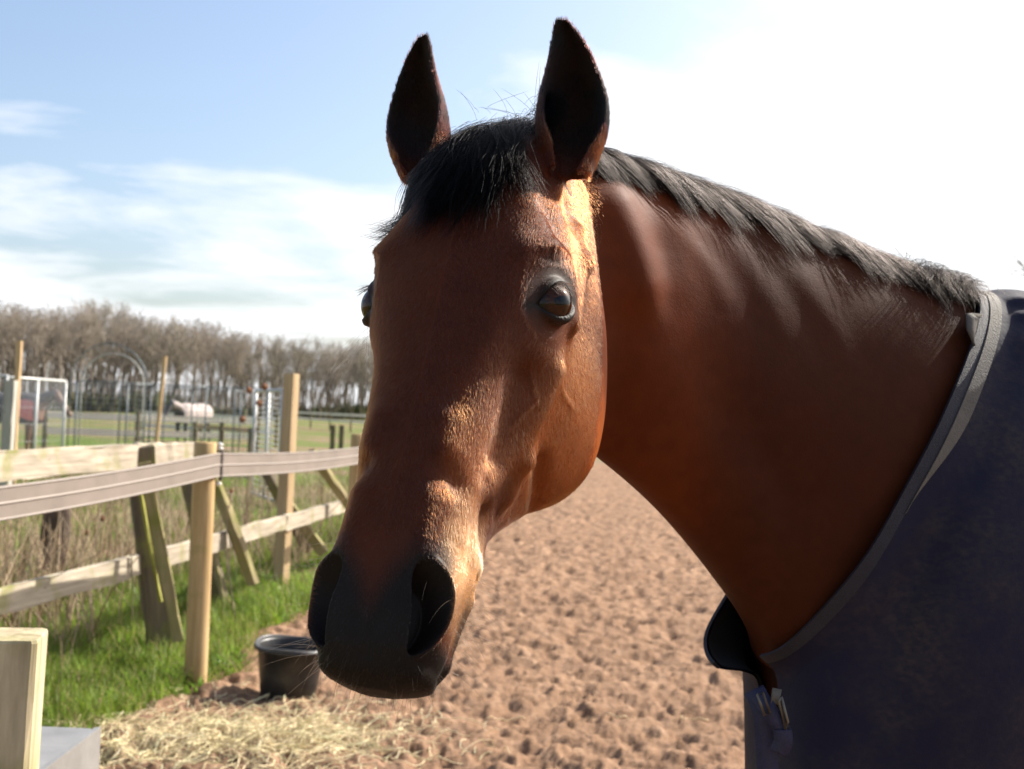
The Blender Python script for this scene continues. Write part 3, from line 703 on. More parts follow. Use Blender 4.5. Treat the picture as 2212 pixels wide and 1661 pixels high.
def eye_mat():
    m, N, L, P = new_mat('horse_eye')
    tc = N.new('ShaderNodeTexCoord'); sep = N.new('ShaderNodeSeparateXYZ'); L.new(tc.outputs['Object'], sep.inputs[0])
    def mth(op, a, b=None, c=None):
        n = node(N, 'ShaderNodeMath', operation=op)
        for i, v in enumerate((a, b, c)):
            if v is None: continue
            if isinstance(v, (int, float)): n.inputs[i].default_value = v
            else: L.new(v, n.inputs[i])
        return n.outputs[0]
    X = mth('DIVIDE', sep.outputs[0], EYE_R); Y = mth('DIVIDE', sep.outputs[1], EYE_R)
    r = mth('SQRT', mth('ADD', mth('POWER', X, 2.0), mth('POWER', Y, 2.0)))
    pup = mth('ADD', mth('POWER', mth('DIVIDE', X, .50), 4.0), mth('POWER', mth('DIVIDE', Y, .17), 4.0))
    ang = mth('ARCTAN2', Y, X)
    comb = N.new('ShaderNodeCombineXYZ'); L.new(mth('MULTIPLY', ang, 9.0), comb.inputs[0]); L.new(mth('MULTIPLY', r, 1.5), comb.inputs[1])
    nz = node(N, 'ShaderNodeTexNoise', i_Scale=2.2, i_Detail=5.0); L.new(comb.outputs[0], nz.inputs['Vector'])
    iris = ramp(N, [(.25, (.012, .004, .0018)), (.55, (.034, .010, .003)), (.8, (.085, .026, .007))]); L.new(nz.outputs[0], iris.inputs[0])
    f1 = node(N, 'ShaderNodeMix', data_type='RGBA'); L.new(iris.outputs[0], f1.inputs['A']); f1.inputs['B'].default_value = (.003, .003, .005, 1)
    pm = ramp(N, [(.75, (1, 1, 1)), (1.0, (0, 0, 0))]); pd = mth('MULTIPLY', pup, .8); L.new(pd, pm.inputs[0]); L.new(pm.outputs[0], f1.inputs['Factor'])
    f2 = node(N, 'ShaderNodeMix', data_type='RGBA'); L.new(f1.outputs['Result'], f2.inputs['A']); f2.inputs['B'].default_value = (.012, .007, .005, 1)
    om = ramp(N, [(.66, (0, 0, 0)), (.80, (1, 1, 1))]); L.new(r, om.inputs[0]); L.new(om.outputs[0], f2.inputs['Factor'])
    L.new(f2.outputs['Result'], P.inputs['Base Color'])
    P.inputs['Roughness'].default_value = .05; P.inputs['Specular IOR Level'].default_value = .22
    P.inputs['Coat Weight'].default_value = 0; P.inputs['Coat Roughness'].default_value = .02
    return m
def make_eye(parent, sg, mat):
    M = np.stack([EYE_1, EYE_2, EYE_N], 1); nt, nphi = 40, 56
    th = np.linspace(0, np.pi*.80, nt)[1:]; ph = np.arange(nphi)/nphi*2*np.pi
    rr = EYE_R*(1+.05*np.exp(-(th/.55)**2))                                   # slight bulge of the cornea
    P = np.stack([np.sin(th)[:, None]*np.cos(ph)*rr[:, None], np.sin(th)[:, None]*np.sin(ph)*rr[:, None], (np.cos(th)*rr)[:, None]+0*ph], -1)
    V = np.vstack([P.reshape(-1, 3), [[0, 0, EYE_R*1.05]]]); F = quads_to_list([grid_faces(nt-1, nphi)]); j = np.arange(nphi)
    F += [[len(V)-1, int((a+1) % nphi), int(a)] for a in j]
    F = [f[::-1] for f in F]
    me = mesh_np('eye', V, F); o = link('eye', me, mat, parent)
    R = HM@np.diag([1, 1, sg])@M
    if sg < 0: R = R@np.diag([-1, 1, 1])
    c = h2w(EYE_C*np.array([1, 1, sg]))
    o.matrix_basis = Matrix([[*R[i], c[i]] for i in range(3)]+[[0, 0, 0, 1]])
    return o
def build_horse():
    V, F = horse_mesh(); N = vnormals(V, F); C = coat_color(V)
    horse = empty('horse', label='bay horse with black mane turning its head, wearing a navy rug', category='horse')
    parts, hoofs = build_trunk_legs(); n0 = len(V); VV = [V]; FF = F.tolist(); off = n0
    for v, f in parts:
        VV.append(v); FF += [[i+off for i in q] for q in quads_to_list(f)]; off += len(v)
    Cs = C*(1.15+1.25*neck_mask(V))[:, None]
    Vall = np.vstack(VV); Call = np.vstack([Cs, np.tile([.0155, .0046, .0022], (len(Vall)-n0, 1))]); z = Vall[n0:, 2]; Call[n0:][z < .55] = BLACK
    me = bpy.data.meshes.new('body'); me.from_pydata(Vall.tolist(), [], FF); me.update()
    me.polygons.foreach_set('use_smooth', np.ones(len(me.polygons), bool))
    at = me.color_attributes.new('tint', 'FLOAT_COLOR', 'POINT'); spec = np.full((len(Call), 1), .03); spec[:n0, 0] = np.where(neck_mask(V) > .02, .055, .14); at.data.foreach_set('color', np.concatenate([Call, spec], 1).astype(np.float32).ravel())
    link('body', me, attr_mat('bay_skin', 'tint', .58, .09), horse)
    from mathutils.bvhtree import BVHTree
    bvh = BVHTree.FromPolygons(V.tolist(), F.tolist())
    for v, f in hoofs: link('hoof', mesh_np('hoof', v, quads_to_list(f)), M_HOOF, horse)
    em = eye_mat(); hm = hair_mat('black_hair', 'tint', rough=.24, rad=.4, ior=1.14)
    for sg in (1, -1):
        e = make_eye(horse, sg, em); l = make_lashes(e, hm, sg); l.matrix_parent_inverse = e.matrix_basis.inverted()
    make_coat(V, F, N, C, horse, COAT_N, hair_mat('bay_coat', 'tint', rough=.27, rad=.5, ior=1.35))
    make_mane(horse, hm); make_forelock(horse, hm, bvh); make_whiskers(horse, hm, V, N)
    return horse
COAT_N = 600000
M_HOOF = simple('hoof_horn', (.05, .04, .035), .5, 30, .3)
# ------------------------------------------------------------------ rug
def ribbon(path, width_vec, thick, nrm):
    """flat strip: path (n,3), width_vec (n,3) across, nrm (n,3) outward; returns V, faces (closed slab)"""
    a, b = path, path+width_vec
    ring = np.stack([a, b, b+nrm*thick, a+nrm*thick], 1)
    return close_grid(ring)
def rug_mat():
    m, N, L, P = new_mat('rug_canvas'); tc = N.new('ShaderNodeTexCoord')
    n1 = node(N, 'ShaderNodeTexNoise', i_Scale=4.5, i_Detail=8.0, i_Roughness=.68); L.new(tc.outputs['Object'], n1.inputs['Vector'])
    mp = node(N, 'ShaderNodeMapping'); mp.inputs['Scale'].default_value = (90, 90, 130); L.new(tc.outputs['Object'], mp.inputs[0])
    n2 = node(N, 'ShaderNodeTexNoise', i_Scale=1.0, i_Detail=3.0); L.new(mp.outputs[0], n2.inputs['Vector'])
    r1 = ramp(N, [(.44, (0, 0, 0)), (.72, (1, 1, 1))]); L.new(n1.outputs[0], r1.inputs[0])
    r2 = ramp(N, [(.35, (.25, .25, .25)), (.7, (1, 1, 1))]); L.new(n2.outputs[0], r2.inputs[0])
    mu = node(N, 'ShaderNodeMix', data_type='RGBA', blend_type='MULTIPLY'); mu.inputs['Factor'].default_value = 1; L.new(r1.outputs[0], mu.inputs['A']); L.new(r2.outputs[0], mu.inputs['B'])
    mx = node(N, 'ShaderNodeMix', data_type='RGBA'); L.new(mu.outputs['Result'], mx.inputs['Factor'])
    mx.inputs['A'].default_value = (.0095, .0095, .026, 1); mx.inputs['B'].default_value = (.050, .040, .033, 1)
    n3 = node(N, 'ShaderNodeTexNoise', i_Scale=1.1, i_Detail=2.0); L.new(tc.outputs['Object'], n3.inputs['Vector'])
    L.new(mx.outputs['Result'], P.inputs['Base Color']); P.inputs['Roughness'].default_value = .72; P.inputs['Specular IOR Level'].default_value = .18
    P.inputs['Sheen Weight'].default_value = 0.0; P.inputs['Sheen Roughness'].default_value = .4
    wv = node(N, 'ShaderNodeTexWave', i_Scale=260.0); L.new(tc.outputs['Object'], wv.inputs['Vector'])
    b = node(N, 'ShaderNodeBump', i_Strength=.25, i_Distance=.0012); L.new(n2.outputs[0], b.inputs['Height'])
    b2 = node(N, 'ShaderNodeBump', i_Strength=.25, i_Distance=.02); L.new(n1.outputs[0], b2.inputs['Height']); L.new(b.outputs[0], b2.inputs['Normal']); L.new(b2.outputs[0], P.inputs['Normal'])
    return m
def rug_edge(th):
    """trunk parameter of the neckline: it runs straight from the withers to the chest"""
    near = spline(np.clip(th, 0, np.pi).ravel(), [0, .5, 1.2, 2.0, 2.7, 3.15], np.array([5.72, 5.50, 5.16, 4.98, 5.02, 5.10])).reshape(th.shape)
    far = 5.72-.45*smooth(0, 2.2, -th)-.1*smooth(2.2, 3.1, -th)
    return np.where(th >= 0, near, far)
def rug_surface(ts, ths, off):
    """trunk surface pushed out to cloth, with folds, and the far front edge gaping forward"""
    t = ts if ts.ndim == 2 else ts[:, None]+0*ths; te = rug_edge(ths); t = te+(t-6.0)*(12.7-te)/6.7; th = ths
    P, nn = trunk_grid(t, ths, 0.0); r = t-te
    fold = .005*np.sin(th*9+t*2.2)*np.exp(-((t-7.0)/.9)**2)*np.exp(-((np.abs(th)-.55)/.35)**2)
    for c, a, wd in ((.30, .009, .055), (.47, .007, .05), (.72, .004, .07), (-.35, .008, .06)):
        fold = fold+a*np.exp(-((th-c-.10*(t-6.6))/wd)**2)*smooth(6.15, 6.6, t)*(1-smooth(7.5, 8.6, t))
    fold = fold+.008*np.sin(th*5.0-t*3.1+1)*smooth(1.2, 2.2, np.abs(th))*(1-smooth(8, 9.5, t))
    front = 1-smooth(0, 1.1, r)
    lift = .016+fold
    gape = (1-smooth(.05, .95, r))*smooth(2.05, 2.8, -th)
    G = (-BODY_DIR*.052+np.array([0, 0, -.012]))
    drop = np.array([0, 0, -1.])*(smooth(1.9, 2.9, np.abs(th))*smooth(.7, 1.8, r)*.26)[..., None]
    return P+nn*(lift+off)[..., None]+G*gape[..., None]+drop, nn
def build_rug():
    rug = empty('horse_rug', tuple(np.array([T6[0], T6[1], 0])), label='dusty navy turnout rug buckled round the bay horse', category='rug')
    inv = -np.array([T6[0], T6[1], 0])
    canvas = rug_mat(); lining = simple('rug_lining', (.008, .008, .009), .8, 90, .3)
    tape = simple('rug_grey_tape', (.105, .092, .075), .75, 40, .22, .3, 400); navy = simple('rug_binding', (.007, .0072, .016), .7, 60, .3, .3, 500); metal = simple('buckle_steel', (.16, .145, .12), .5, 0, metal=1)
    n, k = 150, 190; ts = 6.0+np.linspace(0, 1, n)**1.35*6.7
    lim_n = spline(ts, [6, 6.6, 7.2, 8.0, 9, 11, 12, 12.7], np.array([3.05, 3.05, 3.0, 2.8, 2.5, 2.3, 2.1, 1.9]))
    ths = -lim_n[:, None]+np.linspace(0, 1, k)[None]*2*lim_n[:, None]
    O, _ = rug_surface(ts, ths, 0.0*ths); I, _ = rug_surface(ts, ths, 0.0*ths-.006)
    link('canvas_shell', mesh_np('canvas_shell', O.reshape(-1, 3)+inv, grid_faces(n, k, False)), canvas, rug)
    link('lining', mesh_np('lining', I.reshape(-1, 3)+inv, grid_faces(n, k, False)), lining, rug)
    # edge binding and the grey tape beside it (tapers out half way down the near shoulder)
    def strip(nm, th, d0, d1, lift, m):
        k = len(th); A, _ = rug_surface(np.array([6.0]), th[None], 0*th[None]); B, _ = rug_surface(np.array([6.2]), th[None], 0*th[None]); sc = .2/np.linalg.norm(B[0]-A[0], axis=1)
        fr = np.linspace(0, 1, 5)[:, None]; tt = 6.0+(d0+(d1-d0)*fr)*sc[None]; T2 = np.broadcast_to(th, tt.shape)
        top, _ = rug_surface(tt, T2, 0*T2+lift); bot, _ = rug_surface(tt, T2, 0*T2-.003)
        ring = np.concatenate([top, bot[::-1]], 0).transpose(1, 0, 2); v, f = close_grid(ring)
        return link(nm, mesh_np(nm, v+inv, quads_to_list(f), False), m, rug)
    strip('binding', np.linspace(-3.04, 3.04, 200), -.004, .014, .002, navy)
    th = np.linspace(-.2, 1.75, 130); strip('grey_tape', th, .0135, .0135+np.maximum(.024*(1-smooth(1.15, 1.75, th)), .0006), .0035, tape)
    B, _ = rug_surface(np.array([6.25]), np.zeros((1, 1)), np.zeros((1, 1)))
    # withers fleece and a folded collar tab
    th = np.linspace(-.35, .30, 30); A, na = rug_surface(np.array([6.0]), th[None], 0*th[None]-.010); w = norm(B[0][:1]-A[0][:1])*0+norm(T6-NECK[5][:3])
    v, f = ribbon(A[0]-w*.022, np.tile(w*.045, (30, 1)), .010, na[0]); link('withers_pad', mesh_np('withers_pad', v+inv, quads_to_list(f)), simple('fleece', (.16, .145, .125), .95, 180, .4, .9, 300), rug)
    th = np.linspace(.52, .80, 14); A, na = rug_surface(np.array([6.0]), th[None], 0*th[None]-.004); A = A[0]; w = norm(NECK[5][:3]-T6)
    prof = np.interp(np.linspace(0, 1, 14), [0, .12, .6, 1], [.004, .034, .026, .002])
    v, f = ribbon(A, w[None]*prof[:, None]+na[0]*.006, .004, na[0]); link('collar_tab', mesh_np('collar_tab', v+inv, quads_to_list(f)), simple('tab_cloth', (.10, .088, .075), .8, 60, .3), rug)
    # chest straps with wire buckles
    def P_(x, y, d): return px(x, y, d)+inv
    def strap(pts, wid, m, nm):
        pts = np.array(pts); q = resample(pts, 16); tan = norm(np.gradient(q, axis=0)); nrm = norm(np.cross(tan, np.cross(norm(CAM-px(1650, 1550, 1.5)), tan))); nrm *= np.sign(nrm@norm(CAM-px(1650, 1550, 1.5)))[:, None]; ac = np.cross(tan, nrm)
        v, f = ribbon(q-ac*wid/2, ac*wid, .004, nrm); return link(nm, mesh_np(nm, v, quads_to_list(f)), m, rug)
    blue = simple('strap_web', (.010, .011, .042), .6, 80, .3, .3, 500)
    strap([P_(1630, 1492, 1.55), P_(1640, 1512, 1.54), P_(1650, 1545, 1.53), P_(1655, 1600, 1.53), P_(1660, 1690, 1.53)], .028, blue, 'chest_strap')
    s1 = strap([P_(1640, 1502, 1.53), P_(1662, 1535, 1.515), P_(1690, 1578, 1.515)], .022, blue, 'chest_strap')
    strap([P_(1690, 1575, 1.512), P_(1692, 1600, 1.512), P_(1682, 1625, 1.515)], .024, blue, 'chest_strap')
    strap([P_(1666, 1502, 1.52), P_(1684, 1506, 1.52)], .020, tape, 'strap_anchor')
    for pts in ([(1636, 1500), (1652, 1545), (1664, 1540), (1648, 1496), (1636, 1500)], [(1688, 1505), (1702, 1560), (1697, 1575), (1683, 1515), (1688, 1505)]):
        v, f = tube_path(np.array([P_(a, b, 1.508) for a, b in pts]), .0018, 6); link('buckle', mesh_np('buckle', v, quads_to_list(f)), metal, s1)
    return rug
# ------------------------------------------------------------------ ground
def verge_x(y):
    """x of the line where grass gives way to sand, at distance y"""
    return -1.78+.115*(y-5.0)+.10*np.sin(y*1.3)+.07*np.sin(y*3.1+1)
def fan_grid(ys, a0, a1, na):
    ang = np.linspace(a0, a1, na); X = np.tan(ang)[None]*ys[:, None]; Y = np.repeat(ys[:, None], na, 1)
    return X, Y
def sand_height(X, Y):
    p = np.stack([X.ravel(), Y.ravel(), 0*X.ravel()], 1)
    q = p*np.array([1, 1.25, 1]); q = q+.05*np.stack([noise3(p, 61, 7), noise3(p, 62, 7), 0*p[:, 0]], 1)
    h = .024*fbm(p, 1, 1.4, 2)+.026*(1-np.abs(noise3(q, 5, 6.4)))**2-.012
    h = h-.080*np.clip(noise3(q, 8, 4.0)-.42, 0, 1)-.060*np.clip(noise3(q, 9, 10.5)-.30, 0, 1)-.035*np.clip(noise3(q, 10, 19.0)-.3, 0, 1)      # hoof pocks
    h = h+.016*fbm(p, 12, 14, 3)+.008*noise3(p, 17, 60)
    return 1.15*h.reshape(X.shape)
def sand_mat():
    m, N, L, P = new_mat('paddock_sand'); tc = N.new('ShaderNodeTexCoord'); g = N.new('ShaderNodeNewGeometry')
    n1 = node(N, 'ShaderNodeTexNoise', i_Scale=9.0, i_Detail=8.0, i_Roughness=.65); L.new(tc.outputs['Object'], n1.inputs['Vector'])
    n2 = node(N, 'ShaderNodeTexNoise', i_Scale=1.3, i_Detail=3.0); L.new(tc.outputs['Object'], n2.inputs['Vector'])
    r = ramp(N, [(.30, (.165, .092, .052)), (.5, (.285, .172, .104)), (.72, (.385, .248, .158))]); L.new(n1.outputs[0], r.inputs[0])
    r2 = ramp(N, [(.35, (.82, .80, .80)), (.7, (1.0, 1.0, 1.0))]); L.new(n2.outputs[0], r2.inputs[0])
    mu = node(N, 'ShaderNodeMix', data_type='RGBA', blend_type='MULTIPLY'); mu.inputs['Factor'].default_value = 1; L.new(r.outputs[0], mu.inputs['A']); L.new(r2.outputs[0], mu.inputs['B']); L.new(mu.outputs['Result'], P.inputs['Base Color'])
    P.inputs['Roughness'].default_value = .95; P.inputs['Specular IOR Level'].default_value = .15
    n3 = node(N, 'ShaderNodeTexNoise', i_Scale=30.0, i_Detail=8.0, i_Roughness=.7); L.new(tc.outputs['Object'], n3.inputs['Vector'])
    b = node(N, 'ShaderNodeBump', i_Strength=.8, i_Distance=.02); L.new(n3.outputs[0], b.inputs['Height']); L.new(b.outputs[0], P.inputs['Normal'])
    return m
def field_mat():
    m, N, L, P = new_mat('field_turf'); tc = N.new('ShaderNodeTexCoord')
    mp = node(N, 'ShaderNodeMapping'); mp.inputs['Scale'].default_value = (.16, .34, 1); L.new(tc.outputs['Object'], mp.inputs[0]); n1 = node(N, 'ShaderNodeTexNoise', i_Scale=1.0, i_Detail=6.0, i_Roughness=.6); L.new(mp.outputs[0], n1.inputs['Vector'])
    n2 = node(N, 'ShaderNodeTexNoise', i_Scale=7.0, i_Detail=6.0); L.new(tc.outputs['Object'], n2.inputs['Vector'])
    ga = ramp(N, [(.3, (.08, .12, .022)), (.7, (.14, .20, .04))]); L.new(n2.outputs[0], ga.inputs[0])
    br = ramp(N, [(.3, (.17, .11, .07)), (.7, (.30, .215, .135))]); L.new(n2.outputs[0], br.inputs[0])
    k = ramp(N, [(.47, (0, 0, 0)), (.55, (1, 1, 1))]); L.new(n1.outputs[0], k.inputs[0])
    mx = node(N, 'ShaderNodeMix', data_type='RGBA'); L.new(k.outputs[0], mx.inputs['Factor']); L.new(ga.outputs[0], mx.inputs['A']); L.new(br.outputs[0], mx.inputs['B']); L.new(mx.outputs['Result'], P.inputs['Base Color'])
    P.inputs['Roughness'].default_value = .95; P.inputs['Specular IOR Level'].default_value = .1
    b = node(N, 'ShaderNodeBump', i_Strength=.6, i_Distance=.08); L.new(n2.outputs[0], b.inputs['Height']); L.new(b.outputs[0], P.inputs['Normal'])
    return m
def build_ground():
    # one sheet to the horizon
    ys = np.concatenate([-np.geomspace(1500, 1, 24), np.geomspace(1, 1500, 70)]); xs = np.concatenate([-np.geomspace(1500, .5, 60), np.geomspace(.5, 1500, 60)])
    X, Y = np.meshgrid(xs, ys); Z = np.zeros_like(X)-.03; p = np.stack([X.ravel(), Y.ravel(), 0*X.ravel()], 1)
    Z = Z+(.05*fbm(p, 2, .35, 3)*np.exp(-np.hypot(X, Y).ravel()/60)).reshape(X.shape)*(X < -2.6)*.6
    Z = np.where((X > verge_x(Y)+.45) & (X < 14) & (Y > -13) & (Y < 34), -.30, Z)                # sunk below the sand layer
    link('ground', mesh_np('ground', np.stack([X, Y, Z], -1).reshape(-1, 3), grid_faces(len(ys), len(xs), False)), field_mat(), kind='structure')
    # sandy paddock, real clods and hoof pocks
    ys = np.geomspace(3.6, 41, 430); X, Y = fan_grid(ys, math.radians(-27), math.radians(31), 560)
    e = X-verge_x(Y); near = smooth(-.30, .12, e); far = 1-smooth(37, 40.5, Y+.8*np.sin(X*1.1))
    Z = sand_height(X, Y)*near*far+.012-(1-near)*.075-(1-far)*.06
    V = np.stack([X, Y, Z], -1).reshape(-1, 3); F = grid_faces(len(ys), 560, False); keep = (near.ravel()[F].max(1) > 0)
    m = sand_mat(); link('sand_paddock', mesh_np('sand_paddock', V, F[keep]), m, kind='structure')
    # the rest of the paddock, round and behind the camera
    xs = np.linspace(-1.9, 16, 60); y2 = np.linspace(-14, 3.62, 60); X2, Y2 = np.meshgrid(xs, y2); Z2 = sand_height(X2, Y2)*.6+.008
    link('sand_apron', mesh_np('sand_apron', np.stack([X2, Y2, Z2], -1).reshape(-1, 3), grid_faces(60, 60, False)), m, kind='structure')
    return m
def blades(P, n_seg, L, wid, lean, az, curve):
    """grass blades as tapered ribbons; arrays over blades"""
    n = len(P); s = np.linspace(0, 1, n_seg+1)
    d = np.stack([np.cos(az), np.sin(az), 0*az], 1); side = np.stack([-np.sin(az+.6), np.cos(az+.6), 0*az], 1)
    h = s[None]*L[:, None]; out = (lean[:, None]*s+curve[:, None]*s**2)*L[:, None]
    c = P[:, None]+d[:, None]*out[..., None]; c[..., 2] += h*(1-.35*(curve[:, None]*s)**2)
    w = (wid[:, None]*(1-s**1.6))[..., None]*side[:, None]
    V = np.concatenate([(c-w)[:, :, None], (c+w)[:, :, None]], 2)            # n, seg+1, 2, 3
    b = (np.arange(n)*(n_seg+1)*2)[:, None]; i = np.arange(n_seg)[None]*2
    F = np.stack([b+i, b+i+1, b+i+3, b+i+2], -1).reshape(-1, 4)
    return V.reshape(-1, 3), F, np.repeat(np.arange(n), (n_seg+1)*2)
def tinted(name, V, F, C, rough=.6, spec=.3, trans=0.0, **props):
    me = mesh_np(name, V, F); at = me.color_attributes.new('tint', 'FLOAT_COLOR', 'POINT'); at.data.foreach_set('color', np.concatenate([C, np.ones((len(C), 1))], 1).astype(np.float32).ravel())
    m, N, L, P = new_mat(name+'_tint'); a = node(N, 'ShaderNodeAttribute', attribute_name='tint'); L.new(a.outputs['Color'], P.inputs['Base Color']); P.inputs['Roughness'].default_value = rough; P.inputs['Specular IOR Level'].default_value = spec
    if trans:
        tr = N.new('ShaderNodeBsdfTranslucent'); L.new(a.outputs['Color'], tr.inputs['Color']); mx = N.new('ShaderNodeMixShader'); mx.inputs[0].default_value = trans
        L.new(P.outputs[0], mx.inputs[1]); L.new(tr.outputs[0], mx.inputs[2]); L.new(mx.outputs[0], N['Material Output'].inputs[0])
    return link(name, me, m, **props)
def build_grass():
    n = 70000
    y = 4.3+rng.random(n)**1.6*11; off = rng.random(n)
    x = verge_x(y)+.12-off**.85*(1.15+.22*(y-5)); clump = fbm(np.stack([x, y, 0*x], 1), 21, 2.5, 2)
    k = (rng.random(n) < np.clip(.75+clump, .12, 1)) & (x < verge_x(y)+.10-.25*np.clip(-clump, 0, 1)); x, y, clump = x[k], y[k], clump[k]; n = len(x)
    L = rng.uniform(.05, .19, n)*(1+.6*clump); az = rng.uniform(0, 6.28, n)
    V, F, b = blades(np.stack([x, y, -.03+0*x], 1), 3, L, rng.uniform(.0018, .0045, n), rng.normal(0, .35, n), az, rng.uniform(.2, 1.0, n))
    C = np.array([.175, .25, .030])*np.exp(rng.normal(0, .28, n))[:, None]*np.array([1, 1, 1]); C[rng.random(n) < .14] = [.36, .28, .13]; C = C*(1+.25*clump[:, None])
    tinted('grass', V, F, C[b], .55, .3, .5, kind='stuff', label='lush green grass growing along the foot of the fence', category='grass')
    # broad leaves of dock and clover in the verge
    n = 9000; y = 4.5+rng.random(n)**1.5*9; x = verge_x(y)+.05-rng.random(n)*(.9+.15*(y-5)); cl = fbm(np.stack([x, y, 0*x], 1), 33, 3.0, 2); k = cl > .0; x, y = x[k], y[k]; n = len(x)
    V, F, b = blades(np.stack([x, y, -.02+rng.random(n)*.04], 1), 3, rng.uniform(.03, .075, n), rng.uniform(.006, .016, n), rng.normal(.5, .5, n), rng.uniform(0, 6.28, n), rng.uniform(.3, 1.2, n))
    C = np.array([.15, .26, .03])*np.exp(rng.normal(0, .3, n))[:, None]; tinted('verge_weeds', V, F, C[b], .45, .4, .5, kind='stuff', label='broad leaved weeds low in the grass verge', category='weeds')
    # rough grass beyond the old fence
    n = 60000; y = 5+rng.random(n)**1.5*24; x = -2.5+.10*(y-5)-rng.random(n)*(2.0+.55*y); cl = fbm(np.stack([x, y, 0*x], 1), 41, .8, 3); k = rng.random(n) < np.clip(.55+cl, .05, 1); x, y, cl = x[k], y[k], cl[k]; n = len(x)
    V, F, b = blades(np.stack([x, y, -.04+0*x], 1), 2, rng.uniform(.10, .26, n), rng.uniform(.003, .008, n), rng.normal(0, .4, n), rng.uniform(0, 6.28, n), rng.uniform(.2, 1, n))
    C = np.array([.17, .23, .04])*np.exp(rng.normal(0, .25, n))[:, None]; dry = rng.random(n) < np.clip(.20-cl*.5, .05, .9); C[dry] = np.array([.27, .20, .105])*np.exp(rng.normal(0, .2, (dry.sum(), 1)))
    tinted('rough_grass', V, F, C[b], .6, .25, .5, kind='stuff', label='rough green and straw coloured grass in the field behind the fences', category='grass')
def build_stalks():
    n = 6500; y = 5.2+rng.random(n)**1.35*15; x = -2.45+.115*(y-5.2)-rng.random(n)**1.2*(2.2+.25*y); cl = fbm(np.stack([x, y, 0*x], 1), 55, .9, 2)
    k = rng.random(n) < np.clip(.5+cl*1.1, .06, 1); x, y = x[k], y[k]; n = len(x); kk = 6; s = np.linspace(0, 1, kk)[None]
    L = rng.uniform(.25, .85, (n, 1)); az = rng.uniform(0, 6.28, (n, 1)); ln = np.abs(rng.normal(.12, .2, (n, 1))); bend = rng.normal(.1, .25, (n, 1))
    o = (ln*s+bend*s**2)*L; pts = np.stack([x[:, None]+np.cos(az)*o, y[:, None]+np.sin(az)*o, -.03+L*s*(1-.2*bend**2*s)], -1)
    col = np.array([.46, .34, .21])*np.exp(rng.normal(0, .25, n))[:, None]; col[rng.random(n) < .25] = [.20, .11, .06]
    m, N, Lk, P = new_mat('dry_stalk'); a = node(N, 'ShaderNodeAttribute', attribute_name='tint'); Lk.new(a.outputs['Color'], P.inputs['Base Color']); P.inputs['Roughness'].default_value = .7
    hair_object('dry_stalks', pts, np.array([.0030, .0028, .0025, .0022, .0016, .0008])*rng.uniform(.7, 1.6, (n, 1)), m, None, np.clip(col, 0, .8), kind='stuff', label='dead straw coloured weed stalks standing behind the old fence', category='dry stalks')
def build_hay():
    # loose hay trodden into the sand below the horse
    n = 1500; a = rng.random(n)
    cx = np.where(a < .62, rng.normal(-1.00, .30, n), np.where(a < .86, rng.normal(-1.62, .26, n), rng.normal(-.95, .40, n)))
    cy = np.where(a < .62, rng.normal(4.98, .24, n), np.where(a < .86, rng.normal(4.90, .20, n), rng.normal(5.35, .42, n)))
    kk = 6; s = np.linspace(-.5, .5, kk)[None]; L = rng.uniform(.08, .36, (n, 1)); az = rng.uniform(0, 6.28, (n, 1))+rng.normal(0, 1.2, (n, 1))*s
    dx, dy = np.cos(az)*s*L, np.sin(az)*s*L; X, Y = cx[:, None]+dx, cy[:, None]+dy
    pile = .028*np.exp(-(((cx+1.0)/.42)**2+((cy-4.98)/.3)**2))
    Z = sand_height(X, Y)*.9+.018+np.abs(rng.normal(0, 1, (n, 1)))*(.004+pile[:, None]*.55)+rng.normal(0, .012, (n, 1))*(s**2)*4+rng.normal(0, .03, (n, 1))*s*.6
    Z = np.maximum(Z, sand_height(X, Y)+.006)
    col = np.array([.68, .56, .33])*np.exp(rng.normal(0, .22, n))[:, None]; col[rng.random(n) < .2] = [.52, .46, .24]
    m, N, Lk, P = new_mat('hay_stem'); q = node(N, 'ShaderNodeAttribute', attribute_name='tint'); Lk.new(q.outputs['Color'], P.inputs['Base Color']); P.inputs['Roughness'].default_value = .55
    hair_object('hay', np.stack([X, Y, Z], -1), np.full(kk, .0012)*rng.uniform(.6, 1.7, (n, 1)), m, None, np.clip(col, 0, .85), kind='stuff', label='pale loose hay scattered over the sand by the bucket', category='hay')
    for (x, y, pts) in ((1090, 1558, [(-.10, -.05), (0, 0), (.10, .02)]), (1480, 1555, [(-.03, -.10), (-.01, .0), (.12, .02)]), (1330, 1560, [(-.13, .01), (0, -.01), (.1, .03)])):
        g = ground_px(x, y); q = resample(np.array([[g[0]+a, g[1]+b, 0] for a, b in pts]), 12); q[:, 2] = sand_height(q[:, :1], q[:, 1:2])[:, 0]+.02
        v, f = tube_path(q, .0028, 6); link('straw', mesh_np('straw', v, quads_to_list(f)), simple('straw_stem', (.60, .46, .24), .55), label='single bent pale straw lying on the open sand', category='straw', group='stray straws on the sand')
